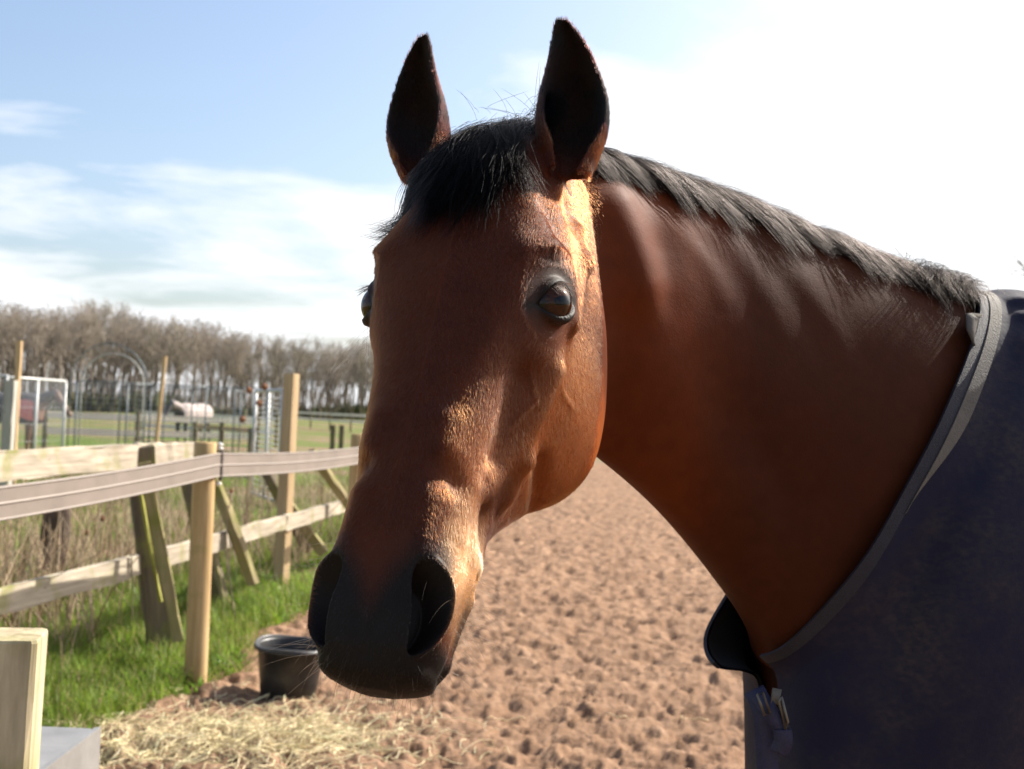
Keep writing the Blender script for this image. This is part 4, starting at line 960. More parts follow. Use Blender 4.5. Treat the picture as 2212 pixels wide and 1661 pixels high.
# ------------------------------------------------------------------ timber
def box_v(sx, sy, sz, nz=6, bev=.006, warp=.004, seed=0):
    """squared timber standing on z=0: chamfered section swept up in nz steps with slight waviness"""
    c = [(-sx/2+bev, -sy/2), (sx/2-bev, -sy/2), (sx/2, -sy/2+bev), (sx/2, sy/2-bev), (sx/2-bev, sy/2), (-sx/2+bev, sy/2), (-sx/2, sy/2-bev), (-sx/2, -sy/2+bev)]
    r = np.random.default_rng(seed); z = np.linspace(0, sz, nz); z = np.concatenate([[0], z, [sz]]) if False else z
    P = np.array([[[x, y, q] for x, y in c] for q in z]); P[:, :, :2] += r.normal(0, warp, (nz, 8, 2))
    top = P[-1:].copy(); top[..., :2] *= .97; top[..., 2] += bev*.7; P = np.concatenate([P, top+0])
    return close_grid(P)
def wood_mat(name, c0, c1, green=0.0, scale=1.0, rough=.8):
    m, N, L, P = new_mat(name); tc = N.new('ShaderNodeTexCoord')
    mp = node(N, 'ShaderNodeMapping'); mp.inputs['Scale'].default_value = (28*scale, 28*scale, 2.2*scale); L.new(tc.outputs['Object'], mp.inputs[0])
    n1 = node(N, 'ShaderNodeTexNoise', i_Scale=1.0, i_Detail=7.0, i_Roughness=.6, i_Distortion=.4); L.new(mp.outputs[0], n1.inputs['Vector'])
    r = ramp(N, [(.28, c0), (.72, c1)]); L.new(n1.outputs[0], r.inputs[0]); out = r.outputs[0]
    vo = node(N, 'ShaderNodeTexVoronoi', i_Scale=2.6); mp2 = node(N, 'ShaderNodeMapping'); mp2.inputs['Scale'].default_value = (3.2, 3.2, 1.5); L.new(tc.outputs['Object'], mp2.inputs[0]); L.new(mp2.outputs[0], vo.inputs['Vector'])
    kn = ramp(N, [(.03, (.35, .25, .2)), (.075, (1, 1, 1))]); L.new(vo.outputs['Distance'], kn.inputs[0])
    mk = node(N, 'ShaderNodeMix', data_type='RGBA', blend_type='MULTIPLY'); mk.inputs['Factor'].default_value = 1; L.new(out, mk.inputs['A']); L.new(kn.outputs[0], mk.inputs['B']); out = mk.outputs['Result']
    if green:
        n2 = node(N, 'ShaderNodeTexNoise', i_Scale=5.0, i_Detail=5.0); L.new(tc.outputs['Object'], n2.inputs['Vector'])
        k = ramp(N, [(.62-.35*green, (0, 0, 0)), (.80-.2*green, (1, 1, 1))]); L.new(n2.outputs[0], k.inputs[0])
        mx = node(N, 'ShaderNodeMix', data_type='RGBA'); L.new(k.outputs[0], mx.inputs['Factor']); L.new(out, mx.inputs['A']); mx.inputs['B'].default_value = (.20, .20, .045, 1); out = mx.outputs['Result']
    L.new(out, P.inputs['Base Color']); P.inputs['Roughness'].default_value = rough; P.inputs['Specular IOR Level'].default_value = .25
    b = node(N, 'ShaderNodeBump', i_Strength=.5, i_Distance=.006); L.new(n1.outputs[0], b.inputs['Height']); L.new(b.outputs[0], P.inputs['Normal'])
    return m
def place_along(o, p0, p1, roll_ref=None):
    """put an object built along +Z from the origin so that it runs from p0 to p1; its +Y turns towards roll_ref"""
    p0, p1 = np.asarray(p0, float), np.asarray(p1, float); z = norm(p1-p0); ref = np.array(roll_ref if roll_ref is not None else [0, -1., 0]); y = norm(ref-z*(ref@z)); x = np.cross(y, z)
    o.matrix_basis = Matrix([[x[i], y[i], z[i], p0[i]] for i in range(3)]+[[0, 0, 0, 1]])
def adopt(o, parent):
    mw = o.matrix_basis.copy(); o.parent = parent; o.matrix_basis = Matrix.Translation(-Vector(parent.location))@mw
def beam(name, p0, p1, sx, sy, mat, parent=None, ref=None, seed=0, warp=.003, bev=.006, nz=8, **props):
    v, f = box_v(sx, sy, float(np.linalg.norm(np.asarray(p1)-np.asarray(p0))), nz, bev, warp, seed)
    o = link(name, mesh_np(name, v, quads_to_list(f), False), mat, None, **props); place_along(o, p0, p1, ref)
    if parent is not None: adopt(o, parent)
    return o
def round_post(name, base, h, r, mat, lean=(0, 0), parent=None, seed=0, chamfer=True, flat=0.0, **props):
    k = 20; th = np.arange(k)/k*2*np.pi; rr = np.random.default_rng(seed); z = np.linspace(-.3, h, 12)
    R = r*(1+.03*np.sin(th*2+1)); P = np.array([[[R[j]*math.cos(a), R[j]*math.sin(a), q] for j, a in enumerate(th)] for q in z]); P[:, :, 0] += lean[0]*z[:, None]; P[:, :, 1] += lean[1]*z[:, None]
    top = P[-1:].copy(); c = top.mean(1, keepdims=True); t2 = c+(top-c)*.9; t2[..., 2] += r*.10; P = np.concatenate([P, t2])
    v, f = close_grid(P); o = link(name, mesh_np(name, v, quads_to_list(f), False), mat, None, **props)
    for p in o.data.polygons: p.use_smooth = len(p.vertices) == 4 and p.index < k*11
    o.location = base
    if parent is not None: o.parent = parent; o.location = np.asarray(base)-np.array(parent.location)
    return o
# ------------------------------------------------------------------ fences and yard things
PALE = wood_mat('pale_timber', (.30, .20, .10), (.52, .38, .22), 0, 1, .7)
NEWP = wood_mat('treated_post', (.33, .21, .09), (.54, .38, .19), .12)
RAIL_LIT = wood_mat('sunlit_rail', (.62, .56, .46), (.80, .74, .62))  # extra pale: sunlight on the rail tops is painted into the colour
OLDB = wood_mat('weathered_board', (.24, .20, .15), (.52, .45, .35), .25)
MOSS = wood_mat('mossy_post', (.085, .065, .045), (.20, .155, .10), .45)
BRACE = wood_mat('green_brace', (.22, .17, .09), (.44, .36, .19), .6)
def old_pt(d, z=0.0): return np.array([-2.3+.123*(d-5.2), d, z])
def at_depth(x, y, d): return px(x, y, d)
def build_rail_fence():
    A = ground_px(422, 1478); f = empty('rail_fence', (A[0], A[1], 0), label='paddock fence of pale timber posts carrying one wide tan flexible rail', category='fence')
    Bp = px(768, 985, 8.6); B = np.array([Bp[0], Bp[1], 0]); step = B-A; C = A-step; D = B+step; E2 = D+step
    topA = px(440, 957, A[1])
    round_post('post', A, topA[2], .056, NEWP, ((topA[0]-A[0])/topA[2]*.4, .0), f, 1)
    for p, h, sd in ((B, 1.27, 2), (C, 1.26, 3), (D, 1.27, 4), (E2, 1.27, 5)): round_post('post', p, h, .054, NEWP, (.012, 0), f, sd)
    # the rail hangs on the camera side of the posts
    nrm = norm(np.array([step[1], -step[0], 0])); zA, zB = px(445, 1003, A[1])[2], px(770, 982, 8.55)[2]
    knots = [C+[0, 0, zA-.085], A+[0, 0, zA], B+[0, 0, zB], D+[0, 0, zB], E2+[0, 0, zB]]
    pts = []
    for a, b in zip(knots, knots[1:]):
        for s in np.linspace(0, 1, 14, endpoint=False): q = a+(b-a)*s; q[2] -= .018*math.sin(math.pi*s); pts.append(q)
    pts = np.array(pts+[knots[-1]])+nrm*.062; loc = np.array([A[0], A[1], 0])
    zz = np.tile([0, 0, .128], (len(pts), 1)); v, g = ribbon(pts-zz/2, zz, .004, np.tile(nrm, (len(pts), 1)))
    rail = link('rail', mesh_np('rail', v-loc, quads_to_list(g), False), simple('tan_rail', (.205, .168, .142), .6, 5, .16, 0, spec=.4), f)
    wm = simple('rail_wire', (.30, .255, .22), .5)
    for dz in (-.058, 0.0, .058):
        v, g = tube_path(pts+nrm*.0045+[0, 0, dz], .0042 if dz else .005, 6); link('wire_bead', mesh_np('wire_bead', v-loc, quads_to_list(g)), wm, rail)
    for kp, sd in ((A, 0), (B, 1)):
        q = kp+nrm*.064; tan = norm(step); z0 = zA if sd == 0 else zB
        c0 = q+tan*.047+[0, 0, z0-.085-loc[2]]; c1 = q+tan*.047+[0, 0, z0+.075]
        beam('clamp', c0, c1, .022, .016, simple('clamp_rubber', (.035, .025, .022), .6), f, nrm, 5, .001, .003)
        for dz in (.105, .085, -.10):
            v, g = tube_path(np.array([[0, 0, 0], nrm*.012, nrm*.026]), [.010, .013, .006], 10); o = link('insulator', mesh_np('insulator', v, quads_to_list(g)), simple('insulator_white', (.75, .75, .72), .3), f); o.location = kp+nrm*.045+tan*.04+[0, 0, z0+dz]-loc
    return f
def build_board_fence():
    o0 = old_pt(6.6); f = empty('board_fence', tuple(o0), label='collapsing old board fence with mossy posts and leaning planks', category='fence')
    nrm = norm(np.array([1, -.123, 0]))
    # rails in board lengths
    for (d0, d1, z0, z1, sd) in ((3.6, 6.62, 1.135, 1.140, 1), (6.60, 7.55, 1.145, 1.135, 2)):
        beam('board', old_pt(d0, z0), old_pt(d1, z1), .135, .035, OLDB, f, nrm, sd, .004, .004, 14)
    for (d0, d1, z0, z1, sd) in ((3.6, 6.55, .530, .515, 3), (6.55, 9.3, .518, .53, 4), (9.3, 13.2, .53, .54, 5)):
        beam('board', old_pt(d0, z0)+nrm*.004*sd, old_pt(d1, z1)+nrm*.004*sd, .120, .04, OLDB, f, nrm, sd, .004, .004, 14)
    T, B = px(300, 968, 6.64), px(348, 1420, 6.78); beam('post', B, T, .15, .12, MOSS, f, (.5, -1, 0), 7, .005, .012)
    beam('post', old_pt(4.55, -.2)-nrm*.09, old_pt(4.5, 1.2)-nrm*.09, .13, .11, MOSS, f, (.3, -1, 0), 8, .005, .012)
    beam('plank', px(385, 1385, 6.50), px(312, 1000, 6.45), .062, .03, BRACE, f, (.2, -1, 0), 9, .003, .004)
    beam('plank', px(347, 1300, 6.60), px(301, 1050, 6.50), .018, .03, simple('mossy_lath', (.26, .25, .045), .8, 12, .3), f, (.2, -1, 0), 10)
    beam('plank', px(548, 1262, 7.95), px(446, 985, 7.9), .085, .05, BRACE, f, (-.75, -1, 0), 11, .003, .004)
    beam('plank', px(480, 1290, 8.3), px(455, 1150, 8.3), .03, .03, BRACE, f, (.2, -1, 0), 12)
    beam('post', px(478, 1310, 8.45), px(398, 1000, 8.35), .11, .10, MOSS, f, (-.4, -1, 0), 13, .005, .01)
    beam('plank', px(775, 1120, 10.6), px(672, 975, 10.3), .085, .06, BRACE, f, (-.6, -1, 0), 14)
    beam('plank', px(700, 1195, 10.7), px(622, 1090, 10.6), .10, .05, BRACE, f, (-.4, -1, 0), 15)
    beam('post', px(668, 1190, 11.4), px(560, 985, 11.2), .10, .10, MOSS, f, (-.4, -1, 0), 16, .005, .01)
    beam('post', old_pt(12.6, -.2)-nrm*.08, old_pt(12.5, 1.15)-nrm*.08, .11, .1, MOSS, f, (.3, -1, 0), 17, .005, .012)
    return f
def build_yard():
    b = ground_px(606, 1266); t = px(630, 808, b[1]*math.cos(PITCH)+.02)
    beam('timber_post', b-np.array([0, 0, .2]), np.array([t[0], b[1]+.02, t[2]]), .098, .098, PALE, None, (-.42, -1, 0), 21, .001, .005, label='tall squared new timber post behind the tan rail', category='post')
    d = 1.9; p0, p1 = px(-4, 1800, d), px(13, 1376, d)
    beam('gate_post', np.array([p0[0]-.02, p0[1], -.3]), p1, .112, .112, wood_mat('cut_post', (.20, .155, .09), (.60, .51, .33), .30), None, (.22, -1, 0), 22, .0012, .007, nz=16, label='thick squared weathered post with sawn top beside the metal trough', category='post')
    round_post('stump_post', ground_px(98, 1262)+np.array([0, .1, 0]), .62, .105, simple('bark', (.075, .05, .035), .95, 9, .45, 1, 20), (.05, 0), None, 23, label='dark bark covered stump post among dead stalks', category='post')
    # galvanised trough with folded lid
    tr = empty('water_trough', (-1.152, 2.15, .010), label='galvanised steel trough with flat folded lid behind the thick post', category='trough')
    gal = simple('galvanised', (.27, .265, .255), .5, 9, .18, .12, 40, metal=.35)
    def slab(nm, sx, sy, z0, z1, bev, par=tr, mt=gal):
        v, f = box_v(sx, sy, z1-z0, 3, bev, 0, 1); o = link(nm, mesh_np(nm, v+np.array([0, 0, z0]), quads_to_list(f), False), mt, par); return o
    slab('tank', .50, .88, .22, .640, .02); slab('lid', .526, .90, .645, .706, .010)
    for sx in (-1, 1):
        for sy in (-1, 1):
            o = slab('leg', .05, .05, -.05, .23, .004); o.location = (sx*.2, sy*.36, 0)
    lip = slab('lip', .012, .906, .60, .712, .003); lip.location = (.262, 0, 0)
    # black rubber feed bucket
    g = ground_px(621, 1508); bk = empty('bucket', (g[0], g[1], .0), label='black rubber feed bucket standing on the sand by the grass', category='bucket')
    rub = simple('black_rubber', (.018, .017, .017), .42, 30, .3, .1)
    prof = [(.0, .006), (.128, .006), (.136, .012), (.150, .13), (.166, .250), (.184, .252), (.188, .262), (.184, .270), (.165, .270), (.160, .258), (.146, .13), (.130, .03), (0, .03)]
    k = 48; th = np.arange(k)/k*2*np.pi; P = np.array([[[max(r, .001)*math.cos(a), max(r, .001)*math.sin(a), z] for a in th] for r, z in prof]); v, f = close_grid(P); bsh = link('shell', mesh_np('shell', v, quads_to_list(f)), rub, bk)
    q = np.array([[.177*math.cos(a), .177*math.sin(a), .271+.006*math.sin(3*a)] for a in np.linspace(0, 2*np.pi, 60)]); v, f = tube_path(q, .0075, 8, False); link('rim', mesh_np('rim', v, quads_to_list(f)), simple('worn_rubber', (.07, .068, .066), .38, 60, .4), bsh)
    for a in (2.6, 2.6+math.pi):
        c = np.array([.185*math.cos(a), .185*math.sin(a), .258]); v, f = tube_path(np.array([c, c*[1.07, 1.07, 1], c*[1.12, 1.12, .99]]), [.022, .022, .016], 10); link('lug', mesh_np('lug', v, quads_to_list(f)), rub, bsh)
    bk.rotation_euler = (math.radians(1.5), math.radians(2.5), 0)
def frame_panel(name, p0, p1, z1, mat, wires, z0=.08, n_mid=0, rad=.015, **props):
    p0, p1 = np.asarray(p0), np.asarray(p1); o = empty(name, (p0[0], p0[1], 0), **props); d = p1-p0; d = np.array([d[0], d[1], 0.])
    def tb(a, b, r=rad): v, f = tube_path(np.array([a, (a+b)/2, b]), r, 6); return v, f
    segs = [(np.array([0, 0, 0.]), np.array([0, 0, z1])), (d*1, d+[0, 0, z1]), (np.array([0, 0, z1]), d+[0, 0, z1]), (np.array([0, 0, z0]), d+[0, 0, z0])]+[(d*(i+1)/(n_mid+1)+[0, 0, z0], d*(i+1)/(n_mid+1)+[0, 0, z1]) for i in range(n_mid)]
    for i, (a, b) in enumerate(segs):
        v, f = tb(a, b); link('upright' if i in (0, 1) or i > 3 else 'rail', mesh_np('tube', v, quads_to_list(f)), mat, o)
    L = float(np.linalg.norm(d)); Vs, Fs, off = [], [], 0
    hs, vs, wr = wires
    for i in range(1, int(L/vs)): 
        v, f = tube_path(np.array([d*i*vs/L+[0, 0, z0], d*i*vs/L+[0, 0, z1]]), wr, 3); Vs.append(v); Fs += [[a+off for a in q] for q in quads_to_list(f)]; off += len(v)
    for i in range(1, int((z1-z0)/hs)):
        v, f = tube_path(np.array([[0, 0, z0+i*hs], d+[0, 0, z0+i*hs]]), wr, 3); Vs.append(v); Fs += [[a+off for a in q] for q in quads_to_list(f)]; off += len(v)
    link('wire_mesh', mesh_np('wire_mesh', np.vstack(Vs), Fs), mat, o, kind='stuff')
    return o
def gp(x, d):
    p = px(x, 870, d); return np.array([p[0], p[1], 0])
def build_pen():
    dark = simple('pen_steel', (.16, .185, .20), .5, metal=.5); light = simple('pen_zinc', (.50, .50, .49), .5, metal=.35)
    G = 'mesh panels of the pen'
    nod = [(140, 24.5), (165, 22), (275, 22), (325, 22.6), (445, 22.8), (507, 22.6), (553, 22)]
    FL = ['wide dark mesh panel of the pen right under the hoop arch', 'narrow dark mesh panel of the pen next to the hoop arch', 'dark mesh panel of the pen that crosses the leaning pole', 'dark mesh panel of the pen next to the pale rugged horse', 'narrow dark mesh panel of the pen joining the barred mesh gate']
    for ((a, da), (b, db)), lb in zip(zip(nod[1:], nod[2:]), FL):
        frame_panel('pen_hurdle', gp(a, da), gp(b, db), 1.80, dark, (.10, .10, .0030), group=G, label=lb, category='mesh panel')
    for a, b in ((150, 260), (260, 355), (355, 415), (415, 520)):
        frame_panel('pen_hurdle', gp(a, 27), gp(b, 27), 1.80, dark, (.12, .12, .0030), group='rear mesh panels of the pen', label='dark mesh panel in the rear row of the pen', category='mesh panel')
    frame_panel('mesh_gate', gp(12, 19.5), gp(140, 21.5), 1.78, light, (.30, .05, .0036), n_mid=1, rad=.026, label='pale galvanised mesh gate in front of the grey rugged horse', category='gate')
    frame_panel('mesh_gate', gp(-60, 19.8), gp(14, 19.6), 1.80, light, (.30, .06, .0036), n_mid=1, rad=.026, label='pale mesh panel that overlaps the end of the mesh gate', category='mesh panel')
    frame_panel('mesh_gate', gp(552, 18.5), gp(610, 16.8), 1.70, light, (.075, .6, .009), n_mid=1, rad=.03, label='pale mesh gate with horizontal bars by the tall timber post', category='gate')
    # arch of two bent hoops
    ar = empty('garden_arch', tuple(gp(232, 22)), label='tall double hoop metal arch rising above the mesh pen', category='arch')
    for k, (r, dy, zc) in enumerate(((.72, 0, 1.80), (.60, .25, 1.75))):
        th = np.linspace(0, np.pi, 26); q = np.concatenate([[[r, dy, 0]], np.stack([r*np.cos(th), dy+0*th, zc+r*1.02*np.sin(th)], 1), [[-r, dy, 0]]]); v, f = tube_path(q, .011, 6); link('hoop', mesh_np('hoop', v, quads_to_list(f)), light if k else dark, ar)
    for a in np.linspace(.3, 2.8, 7):
        v, f = tube_path(np.array([[.72*math.cos(a), 0, 1.8+.73*math.sin(a)], [.60*math.cos(a), .25, 1.75+.61*math.sin(a)]]), .007, 5); link('rung', mesh_np('rung', v, quads_to_list(f)), dark, ar)
    pole = wood_mat('pole', (.42, .27, .14), (.60, .42, .24))
    b, t = gp(36, 18.5), px(42, 737, 18.5); beam('timber_pole', b, t, .075, .075, pole, label='thin bare timber pole beside the mesh gate', category='pole')
    b, t = gp(338, 21.0), px(356, 770, 21.0); beam('timber_pole', b, t, .06, .06, pole, label='thin leaning timber pole inside the mesh pen', category='pole')
    b, t = gp(20, 14.0), px(24, 822, 14.0); beam('grey_post', b, t, .12, .12, wood_mat('grey_post_wood', (.30, .28, .24), (.44, .41, .36)), label='broad grey weathered post at the end of the mesh gate', category='post')
def far_fence(name, pts, zr, label, post_step=2.6, mat=None, rw=.17, post_h=1.15):
    pts = [np.array(p) for p in pts]; o = empty(name, (pts[0][0], pts[0][1], 0), label=label, category='fence')
    for a, b in zip(pts, pts[1:]):
        for i, z in enumerate(zr): beam('rail', a+[0, 0, z], b+[0, 0, z+.03*((i*7) % 3-1)], rw, .06, mat or RAIL_LIT, o, (b-a)[[1, 0, 2]]*[1, -1, 0], i, .003, .004, 4)
        n = max(1, int(np.linalg.norm(b-a)/post_step))
        for i in range(n+1): q = a+(b-a)*i/n; beam('post', q-[0, 0, .1], q+[0, 0, post_h+.06*math.sin(i*2.7)], .10, .09, MOSS, o, (0, -1, 0), i, .003, .005, 3)
    return o
def build_far_fences():
    far_fence('paddock_fence', [gp(100, 30), gp(300, 31), gp(560, 33)], (.62, 1.02), 'pale post and rail fence behind the mesh pen')
    far_fence('paddock_fence', [gp(310, 46), gp(430, 44), gp(600, 43)], (.55, 1.0), 'farther post and rail fence beyond the horse in the pale rug')
    far_fence('paddock_fence', [gp(425, 26), gp(545, 24)], (.45, .95), 'short row of pale posts and rails behind the mesh panels', 1.1, PALE, .09, 1.05)
    far_fence('paddock_fence', [gp(600, 95), gp(760, 80), gp(1000, 72), gp(1300, 66)], (.7, 1.12), 'long low fence at the foot of the bare wood', 4)
    for x, d in ((722, 34), (741, 34)): beam('dark_post', gp(x, d)-[0, 0, .1], gp(x, d)+[0, 0, 1.0], .14, .14, MOSS, label='short dark post standing in the dry field', category='post', group='pair of dark posts in the field')
    wat = simple('puddle_water', (.25, .26, .28), .08); th = np.arange(40)/40*2*np.pi
    c = ground_px(300, 940); V = np.stack([c[0]+2.3*np.cos(th)*(1+.15*np.sin(3*th)), c[1]+2.2*np.sin(th)*(1+.2*np.cos(2*th)), -.01+0*th], 1); V[:, 2] = .035
    link('puddle', mesh_np('puddle', V, [list(range(40))]), wat, kind='structure')
# ------------------------------------------------------------------ two small horses in the field
def far_horse(loc, rz, s, coat, rug_c, label, rug_label, patch=None, head_down=.3, rug_mat=None):
    h = empty('horse', loc, rz, label=label, category='horse'); h.scale = (s, s, s); hm_ = simple('coat_'+label[:9].replace(' ', '_'), coat, .6, 8, .3)
    r = empty('horse_rug', loc, rz, label=rug_label, category='rug'); r.scale = (s, s, s)
    st = [(.78, 1.16, .20, .13), (.62, 1.20, .30, .21), (.3, 1.20, .31, .26), (-.1, 1.19, .31, .29), (-.45, 1.22, .30, .28), (-.72, 1.25, .25, .22), (-.86, 1.22, .14, .12)]
    t = np.linspace(0, 6, 26); S = spline(t, np.arange(7), np.array(st)); th = np.arange(24)/24*2*np.pi
    def ring(S, grow=0): return np.stack([S[:, :1]+0*th, (S[:, 3:4]+grow)*np.sin(th), S[:, 1:2]+(S[:, 2:3]+grow)*np.cos(th)], -1)
    parts = [close_grid(ring(S))]
    nz = [(.62, 1.28, .24, .12), (.85, 1.50-.2*head_down, .17, .09), (1.04, 1.66-.5*head_down, .13, .07), (1.10, 1.68-.55*head_down, .11, .075), (1.28, 1.50-.7*head_down, .085, .06), (1.42, 1.36-.8*head_down, .062, .05), (1.46, 1.31-.8*head_down, .045, .04)]
    q = np.array(nz); t = np.linspace(0, 6, 30); Q = spline(t, np.arange(7), q); parts.append(tube_path(np.stack([Q[:, 0], 0*Q[:, 0], Q[:, 1]], 1), (Q[:, 2]+Q[:, 3])/2, 14))
    for sy in (-1, 1): parts.append(tube_path(np.array([[1.02, sy*.06, 1.72-.5*head_down], [1.03, sy*.07, 1.80-.5*head_down], [1.05, sy*.07, 1.87-.5*head_down]]), [.03, .032, .006], 8))
    for x, y, fo in ((.50, .13, 1), (.56, -.13, 1), (-.66, .13, 0), (-.60, -.14, 0)):
        ks = [(x, 1.05, .10), (x+(.02 if fo else .03), .80, .075), (x-(0 if fo else .10), .50, .05), (x-(0 if fo else .07), .26, .036), (x-(0 if fo else .06), .14, .045), (x+.03-(0 if fo else .05), .0, .062)]
        k = np.array(ks); tt = np.linspace(0, 5, 18); K = spline(tt, np.arange(6), k); parts.append(tube_path(np.stack([K[:, 0], y+0*K[:, 0], K[:, 1]], 1), K[:, 2], 10))
    parts.append(tube_path(np.array([[-.85, 0, 1.32], [-.95, 0, 1.15], [-.97, 0, .85], [-.95, 0, .55]]), [.04, .06, .06, .02], 8))
    v, f = join_tri(parts); v, f = remesh(v, f, .022); v = laplace(v, edges_of(f), 3); link('body', mesh_np('body', v, f), hm_, h)
    v, f = close_grid(np.stack([[[1.10+dx, dy, 1.76-.5*head_down-.12*i] for dx, dy in ((.05, -.02), (.05, .02), (-.10-.02*i, .03), (-.10-.02*i, -.03))] for i in range(1)]+[[[.75+dx, dy, 1.52-.2*head_down] for dx, dy in ((.05, -.02), (.05, .02), (-.06, .03), (-.06, -.03))]])); link('mane', mesh_np('mane', v, quads_to_list(f)), simple('dark_mane', (.02, .016, .014), .7), h)
    sel = S[2:25]; th2 = np.linspace(-2.3, 2.3, 36); P = np.stack([sel[:, :1]+0*th2, (sel[:, 3:4]+.03)*np.sin(th2), sel[:, 1:2]+(sel[:, 2:3]+.03)*np.cos(th2)], -1)
    P[..., 2] -= np.clip(np.abs(th2)-1.7, 0, 1)[None]*.12; P = P+.012*np.sin(P[..., :1]*9+P[..., 2:]*7)
    link('canvas_shell', mesh_np('canvas_shell', P.reshape(-1, 3), grid_faces(len(sel), 36, False)), rug_c, r)
    nq = Q[1:16]; P = np.stack([nq[:, 0:1]+.02*np.cos(th), ((nq[:, 2:3]+nq[:, 3:4])/2+.02)*np.sin(th), nq[:, 1:2]+((nq[:, 2:3]+nq[:, 3:4])/2+.02)*np.cos(th)], -1); link('neck_cover', mesh_np('neck_cover', P.reshape(-1, 3), grid_faces(len(nq), 24)), rug_c, r)
    if patch is not None:
        th3 = np.linspace(.9, 2.35, 16); k = S[2:8]
        for sg in (1, -1):
            P = np.stack([k[:, :1]+0*th3, sg*(k[:, 3:4]+.045)*np.sin(th3), k[:, 1:2]+(k[:, 2:3]+.045)*np.cos(th3)], -1); P[..., 2] -= .02; link('shoulder_panel', mesh_np('shoulder_panel', P.reshape(-1, 3), grid_faces(len(k), 16, False)), patch, r)
    return h
def build_far_horses():
    g = gp(20, 24.5); far_horse(tuple(g), math.radians(-12), 1.0, (.13, .06, .03), simple('grey_rug', (.055, .052, .058), .8, 5, .25), 'brown horse standing behind the mesh gate in a dark rug', 'dark grey rug with pink shoulder panel on the far horse', simple('pink_panel', (.62, .16, .15), .7, 5, .2), .28)
    g = gp(418, 36); far_horse(tuple(g), math.radians(248), .95, (.03, .022, .018), simple('pale_rug', (.44, .37, .34), .8, 7, .25), 'dark legged horse facing the field inside the mesh pen', 'faded pinkish grey rug on the dark legged horse', None, .30)
# ------------------------------------------------------------------ trees
def tree_mesh(seed, h, leafless=True):
    r = np.random.default_rng(seed); trunk, crown = [], []
    def grow(p, d, L, rad, lev):
        n = 5; pts = [p]; q = p.copy(); dd = d.copy()
        for i in range(n): dd = norm(dd+r.normal(0, .10+.05*lev, 3)+np.array([0, 0, .05])); q = q+dd*L/n; pts.append(q)
        pts = np.array(pts); rr = np.linspace(rad, rad*(.55 if lev < 3 else .25), n+1)
        (trunk if lev == 0 else crown).append(tube_path(pts, rr, 6 if lev < 2 else 3, cap=False))
        if lev >= 4: return
        nb = [11, 5, 5, 4][lev]
        for i in range(nb):
            f = r.uniform(.38 if lev == 0 else .2, 1.0) if i else 1.0; j = f*n; a = int(min(j, n-1)); base = pts[a]+(pts[a+1]-pts[a])*(j-a)
            az = r.uniform(0, 6.28); perp = norm(np.cross(dd, [math.cos(az), math.sin(az), .3])); ang = r.uniform(.25, .75) if lev else r.uniform(.3, .8)
            grow(base, norm(dd*math.cos(ang)+perp*math.sin(ang)), L*r.uniform(.42, .62)*(1.0 if lev else .75), max(rad*.5*(1-.35*f), .022 if lev > 1 else .03), lev+1)
    grow(np.zeros(3), np.array([r.normal(0, .04), r.normal(0, .04), 1.]), h*.62, h*.016, 0)
    out = []
    for lst in (trunk, crown):
        Vs, Fs, off = [], [], 0
        for v, f in lst: Vs.append(v); Fs.append(f[0]+off); off += len(v)
        out.append(mesh_np('m', np.vstack(Vs), np.concatenate(Fs)))
    return out
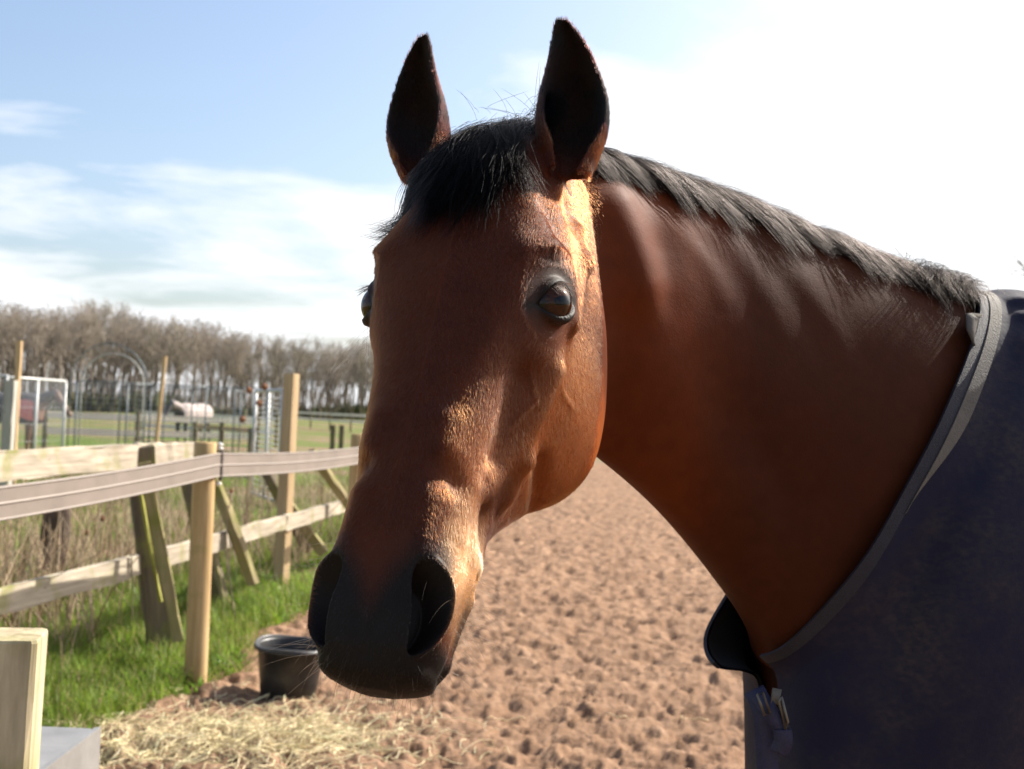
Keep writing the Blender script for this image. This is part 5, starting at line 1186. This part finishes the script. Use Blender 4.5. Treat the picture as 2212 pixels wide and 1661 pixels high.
def build_trees():
    bark = simple('tree_bark', (.20, .165, .13), .9, 3, .35); twig = [simple('twigs_a', (.30, .25, .20), .9, 1, .3), simple('twigs_b', (.33, .275, .22), .9, 1, .3), simple('twigs_c', (.27, .235, .18), .9, 1, .3)]  # twigs toned paler, distance haze mixed into their colour
    vars_ = [tree_mesh(100+i, 11+.4*i) for i in range(6)]
    for m in vars_: m[0].materials.append(bark)
    for i, m in enumerate(vars_): m[1].materials.append(twig[i % 3])
    n = 0; G = 'bare trees of the wood'
    tops = [(-260, 640), (0, 665), (100, 668), (235, 662), (300, 690), (400, 688), (500, 720), (600, 738), (700, 740), (800, 748), (1000, 765), (1400, 800)]
    X = np.linspace(-250, 1390, 175)
    for i, x in enumerate(X):
        x = x+rng.normal(0, 6); row = i % 4; top = np.interp(x, *zip(*tops))+rng.normal(0, 7); hy = 856+(x-0)*.040
        dist = np.interp(x, [-250, 0, 800, 1400], [125, 140, 205, 260])*(1+.07*row); m = vars_[int(rng.integers(6))]
        o = empty('bare_tree', tuple(gp(x, dist)-[0, 0, .1]), rng.uniform(0, 6.28), label='leafless brown tree in the wood along the horizon', category='tree', group=G)
        hh = (hy-top)/2500*dist+1.45; s = hh/(.95*(11+.4*vars_.index(m))); o.scale = (s*rng.uniform(.85, 1.05), s*.9, s)
        link('trunk', m[0], None, o); link('crown', m[1], None, o)
    # scrub at the foot of the wood and a far row of trunks that reads as one mass
    V, F = [], []; nn = 9000; x = rng.uniform(-280, 1420, nn); d = np.interp(x, [-250, 0, 800, 1400], [118, 132, 192, 245])*rng.uniform(.97, 1.12, nn)
    P = np.array([gp(a, b) for a, b in zip(x, d)]); hgt = 1.5+1.3*fbm(np.stack([x/60, 0*x, 0*x], 1), 71, 1, 3)+.8
    v, f, b = blades(P, 2, np.clip(hgt, .6, 4)*rng.uniform(.5, 1.2, nn), rng.uniform(.10, .28, nn), rng.normal(0, .4, nn), rng.uniform(0, 6.28, nn), rng.normal(0, .4, nn))
    C = np.array([.085, .075, .045])*np.exp(rng.normal(0, .35, nn))[:, None]; C[rng.random(nn) < .2] = [.07, .09, .03]
    tinted('undergrowth', v, f, C[b], .9, .1, 0, kind='stuff', label='dark scrub under the bare trees', category='undergrowth')
    nn = 900; x = rng.uniform(-260, 1400, nn); d = np.interp(x, [-250, 0, 800, 1400], [150, 165, 240, 300])*rng.uniform(1, 1.25, nn); P = np.array([gp(a, b) for a, b in zip(x, d)]); s = np.linspace(0, 1, 5)[None]
    L = rng.uniform(7, 11.5, (nn, 1)); pts = np.stack([P[:, :1]+rng.normal(0, .5, (nn, 1))*s, P[:, 1:2]+0*s, L*s], -1)
    mt = simple('far_trunk', (.21, .165, .125), .9); hair_object('far_wood', pts, np.array([.12, .11, .09, .06, .03]), mt, None, None, kind='stuff', label='slender trunks deeper in the wood', category='woodland')
    # near bare twigs that show over the rug
    m = tree_mesh(300, 6.5); m[0].materials.append(bark); m[1].materials.append(twig[0]); o = empty('bare_tree', tuple(gp(2330, 30)), 1.0, label='lone leafless tree whose twigs show above the navy rug', category='tree'); link('trunk', m[0], None, o); link('crown', m[1], None, o)
def build_dead_plants():
    st = simple('dead_stem', (.38, .28, .20), .8, 20, .2); hd = simple('seed_head', (.30, .13, .06), .9, 60, .5, 1, 90)
    for x, by, tx, ty, d, heads, lb in ((540, 985, 560, 870, 11.5, [(560, 870), (538, 842), (572, 835)], 'dead weed with three rusty seed heads before the barred gate'), (530, 1010, 520, 905, 11.5, [(524, 905)], 'dead weed with one rusty seed head beside the barred gate'), (515, 1230, 500, 1060, 7.9, [(500, 1060)], 'small dead weed behind the round fence post'), (205, 1300, 225, 1120, 6.9, [(222, 1120)], 'dead weed with dark seed head leaning towards the mossy post'), (180, 1290, 190, 1150, 6.9, [(188, 1150)], 'short dead weed with dark seed head near the bark stump')):
        g = px(x, by, d); o = empty('dead_plant', (g[0], g[1], 0), label=lb, category='plant', group='dead weeds by the old fence')
        for hx, hy in heads:
            a = np.array([g[0], g[1], -.05]); b = px(hx, hy, d+rng.normal(0, .05)); q = resample(np.array([a, a+(b-a)*.55+np.array([-.05, 0, .05]), b]), 10); v, f = tube_path(q-np.array([g[0], g[1], 0]), np.linspace(.006, .003, 10), 6); link('stem', mesh_np('stem', v, quads_to_list(f)), st, o)
            bm = bmesh.new(); bmesh.ops.create_icosphere(bm, subdivisions=3, radius=1); 
            for vv in bm.verts: vv.co *= 1+.35*noise3(np.array([vv.co[:]]), 3, 3)[0]
            me = bpy.data.meshes.new('seed_head'); bm.to_mesh(me); bm.free(); s_ = link('seed_head', me, hd, o); s_.location = b-np.array([g[0], g[1], 0]); s_.scale = (.030, .030, .034) if d > 9 else (.012, .012, .016)
# ------------------------------------------------------------------ build
def lap(n): print('%-14s %.1f s' % (n, time.time()-T0))
build_ground(); lap('ground')
build_trees(); lap('trees')
build_rail_fence(); build_board_fence(); build_yard(); build_pen(); build_far_fences(); lap('fences')
build_far_horses(); lap('far horses')
build_horse(); lap('horse')
build_rug(); lap('rug')
build_grass(); build_stalks(); build_hay(); build_dead_plants(); lap('plants')
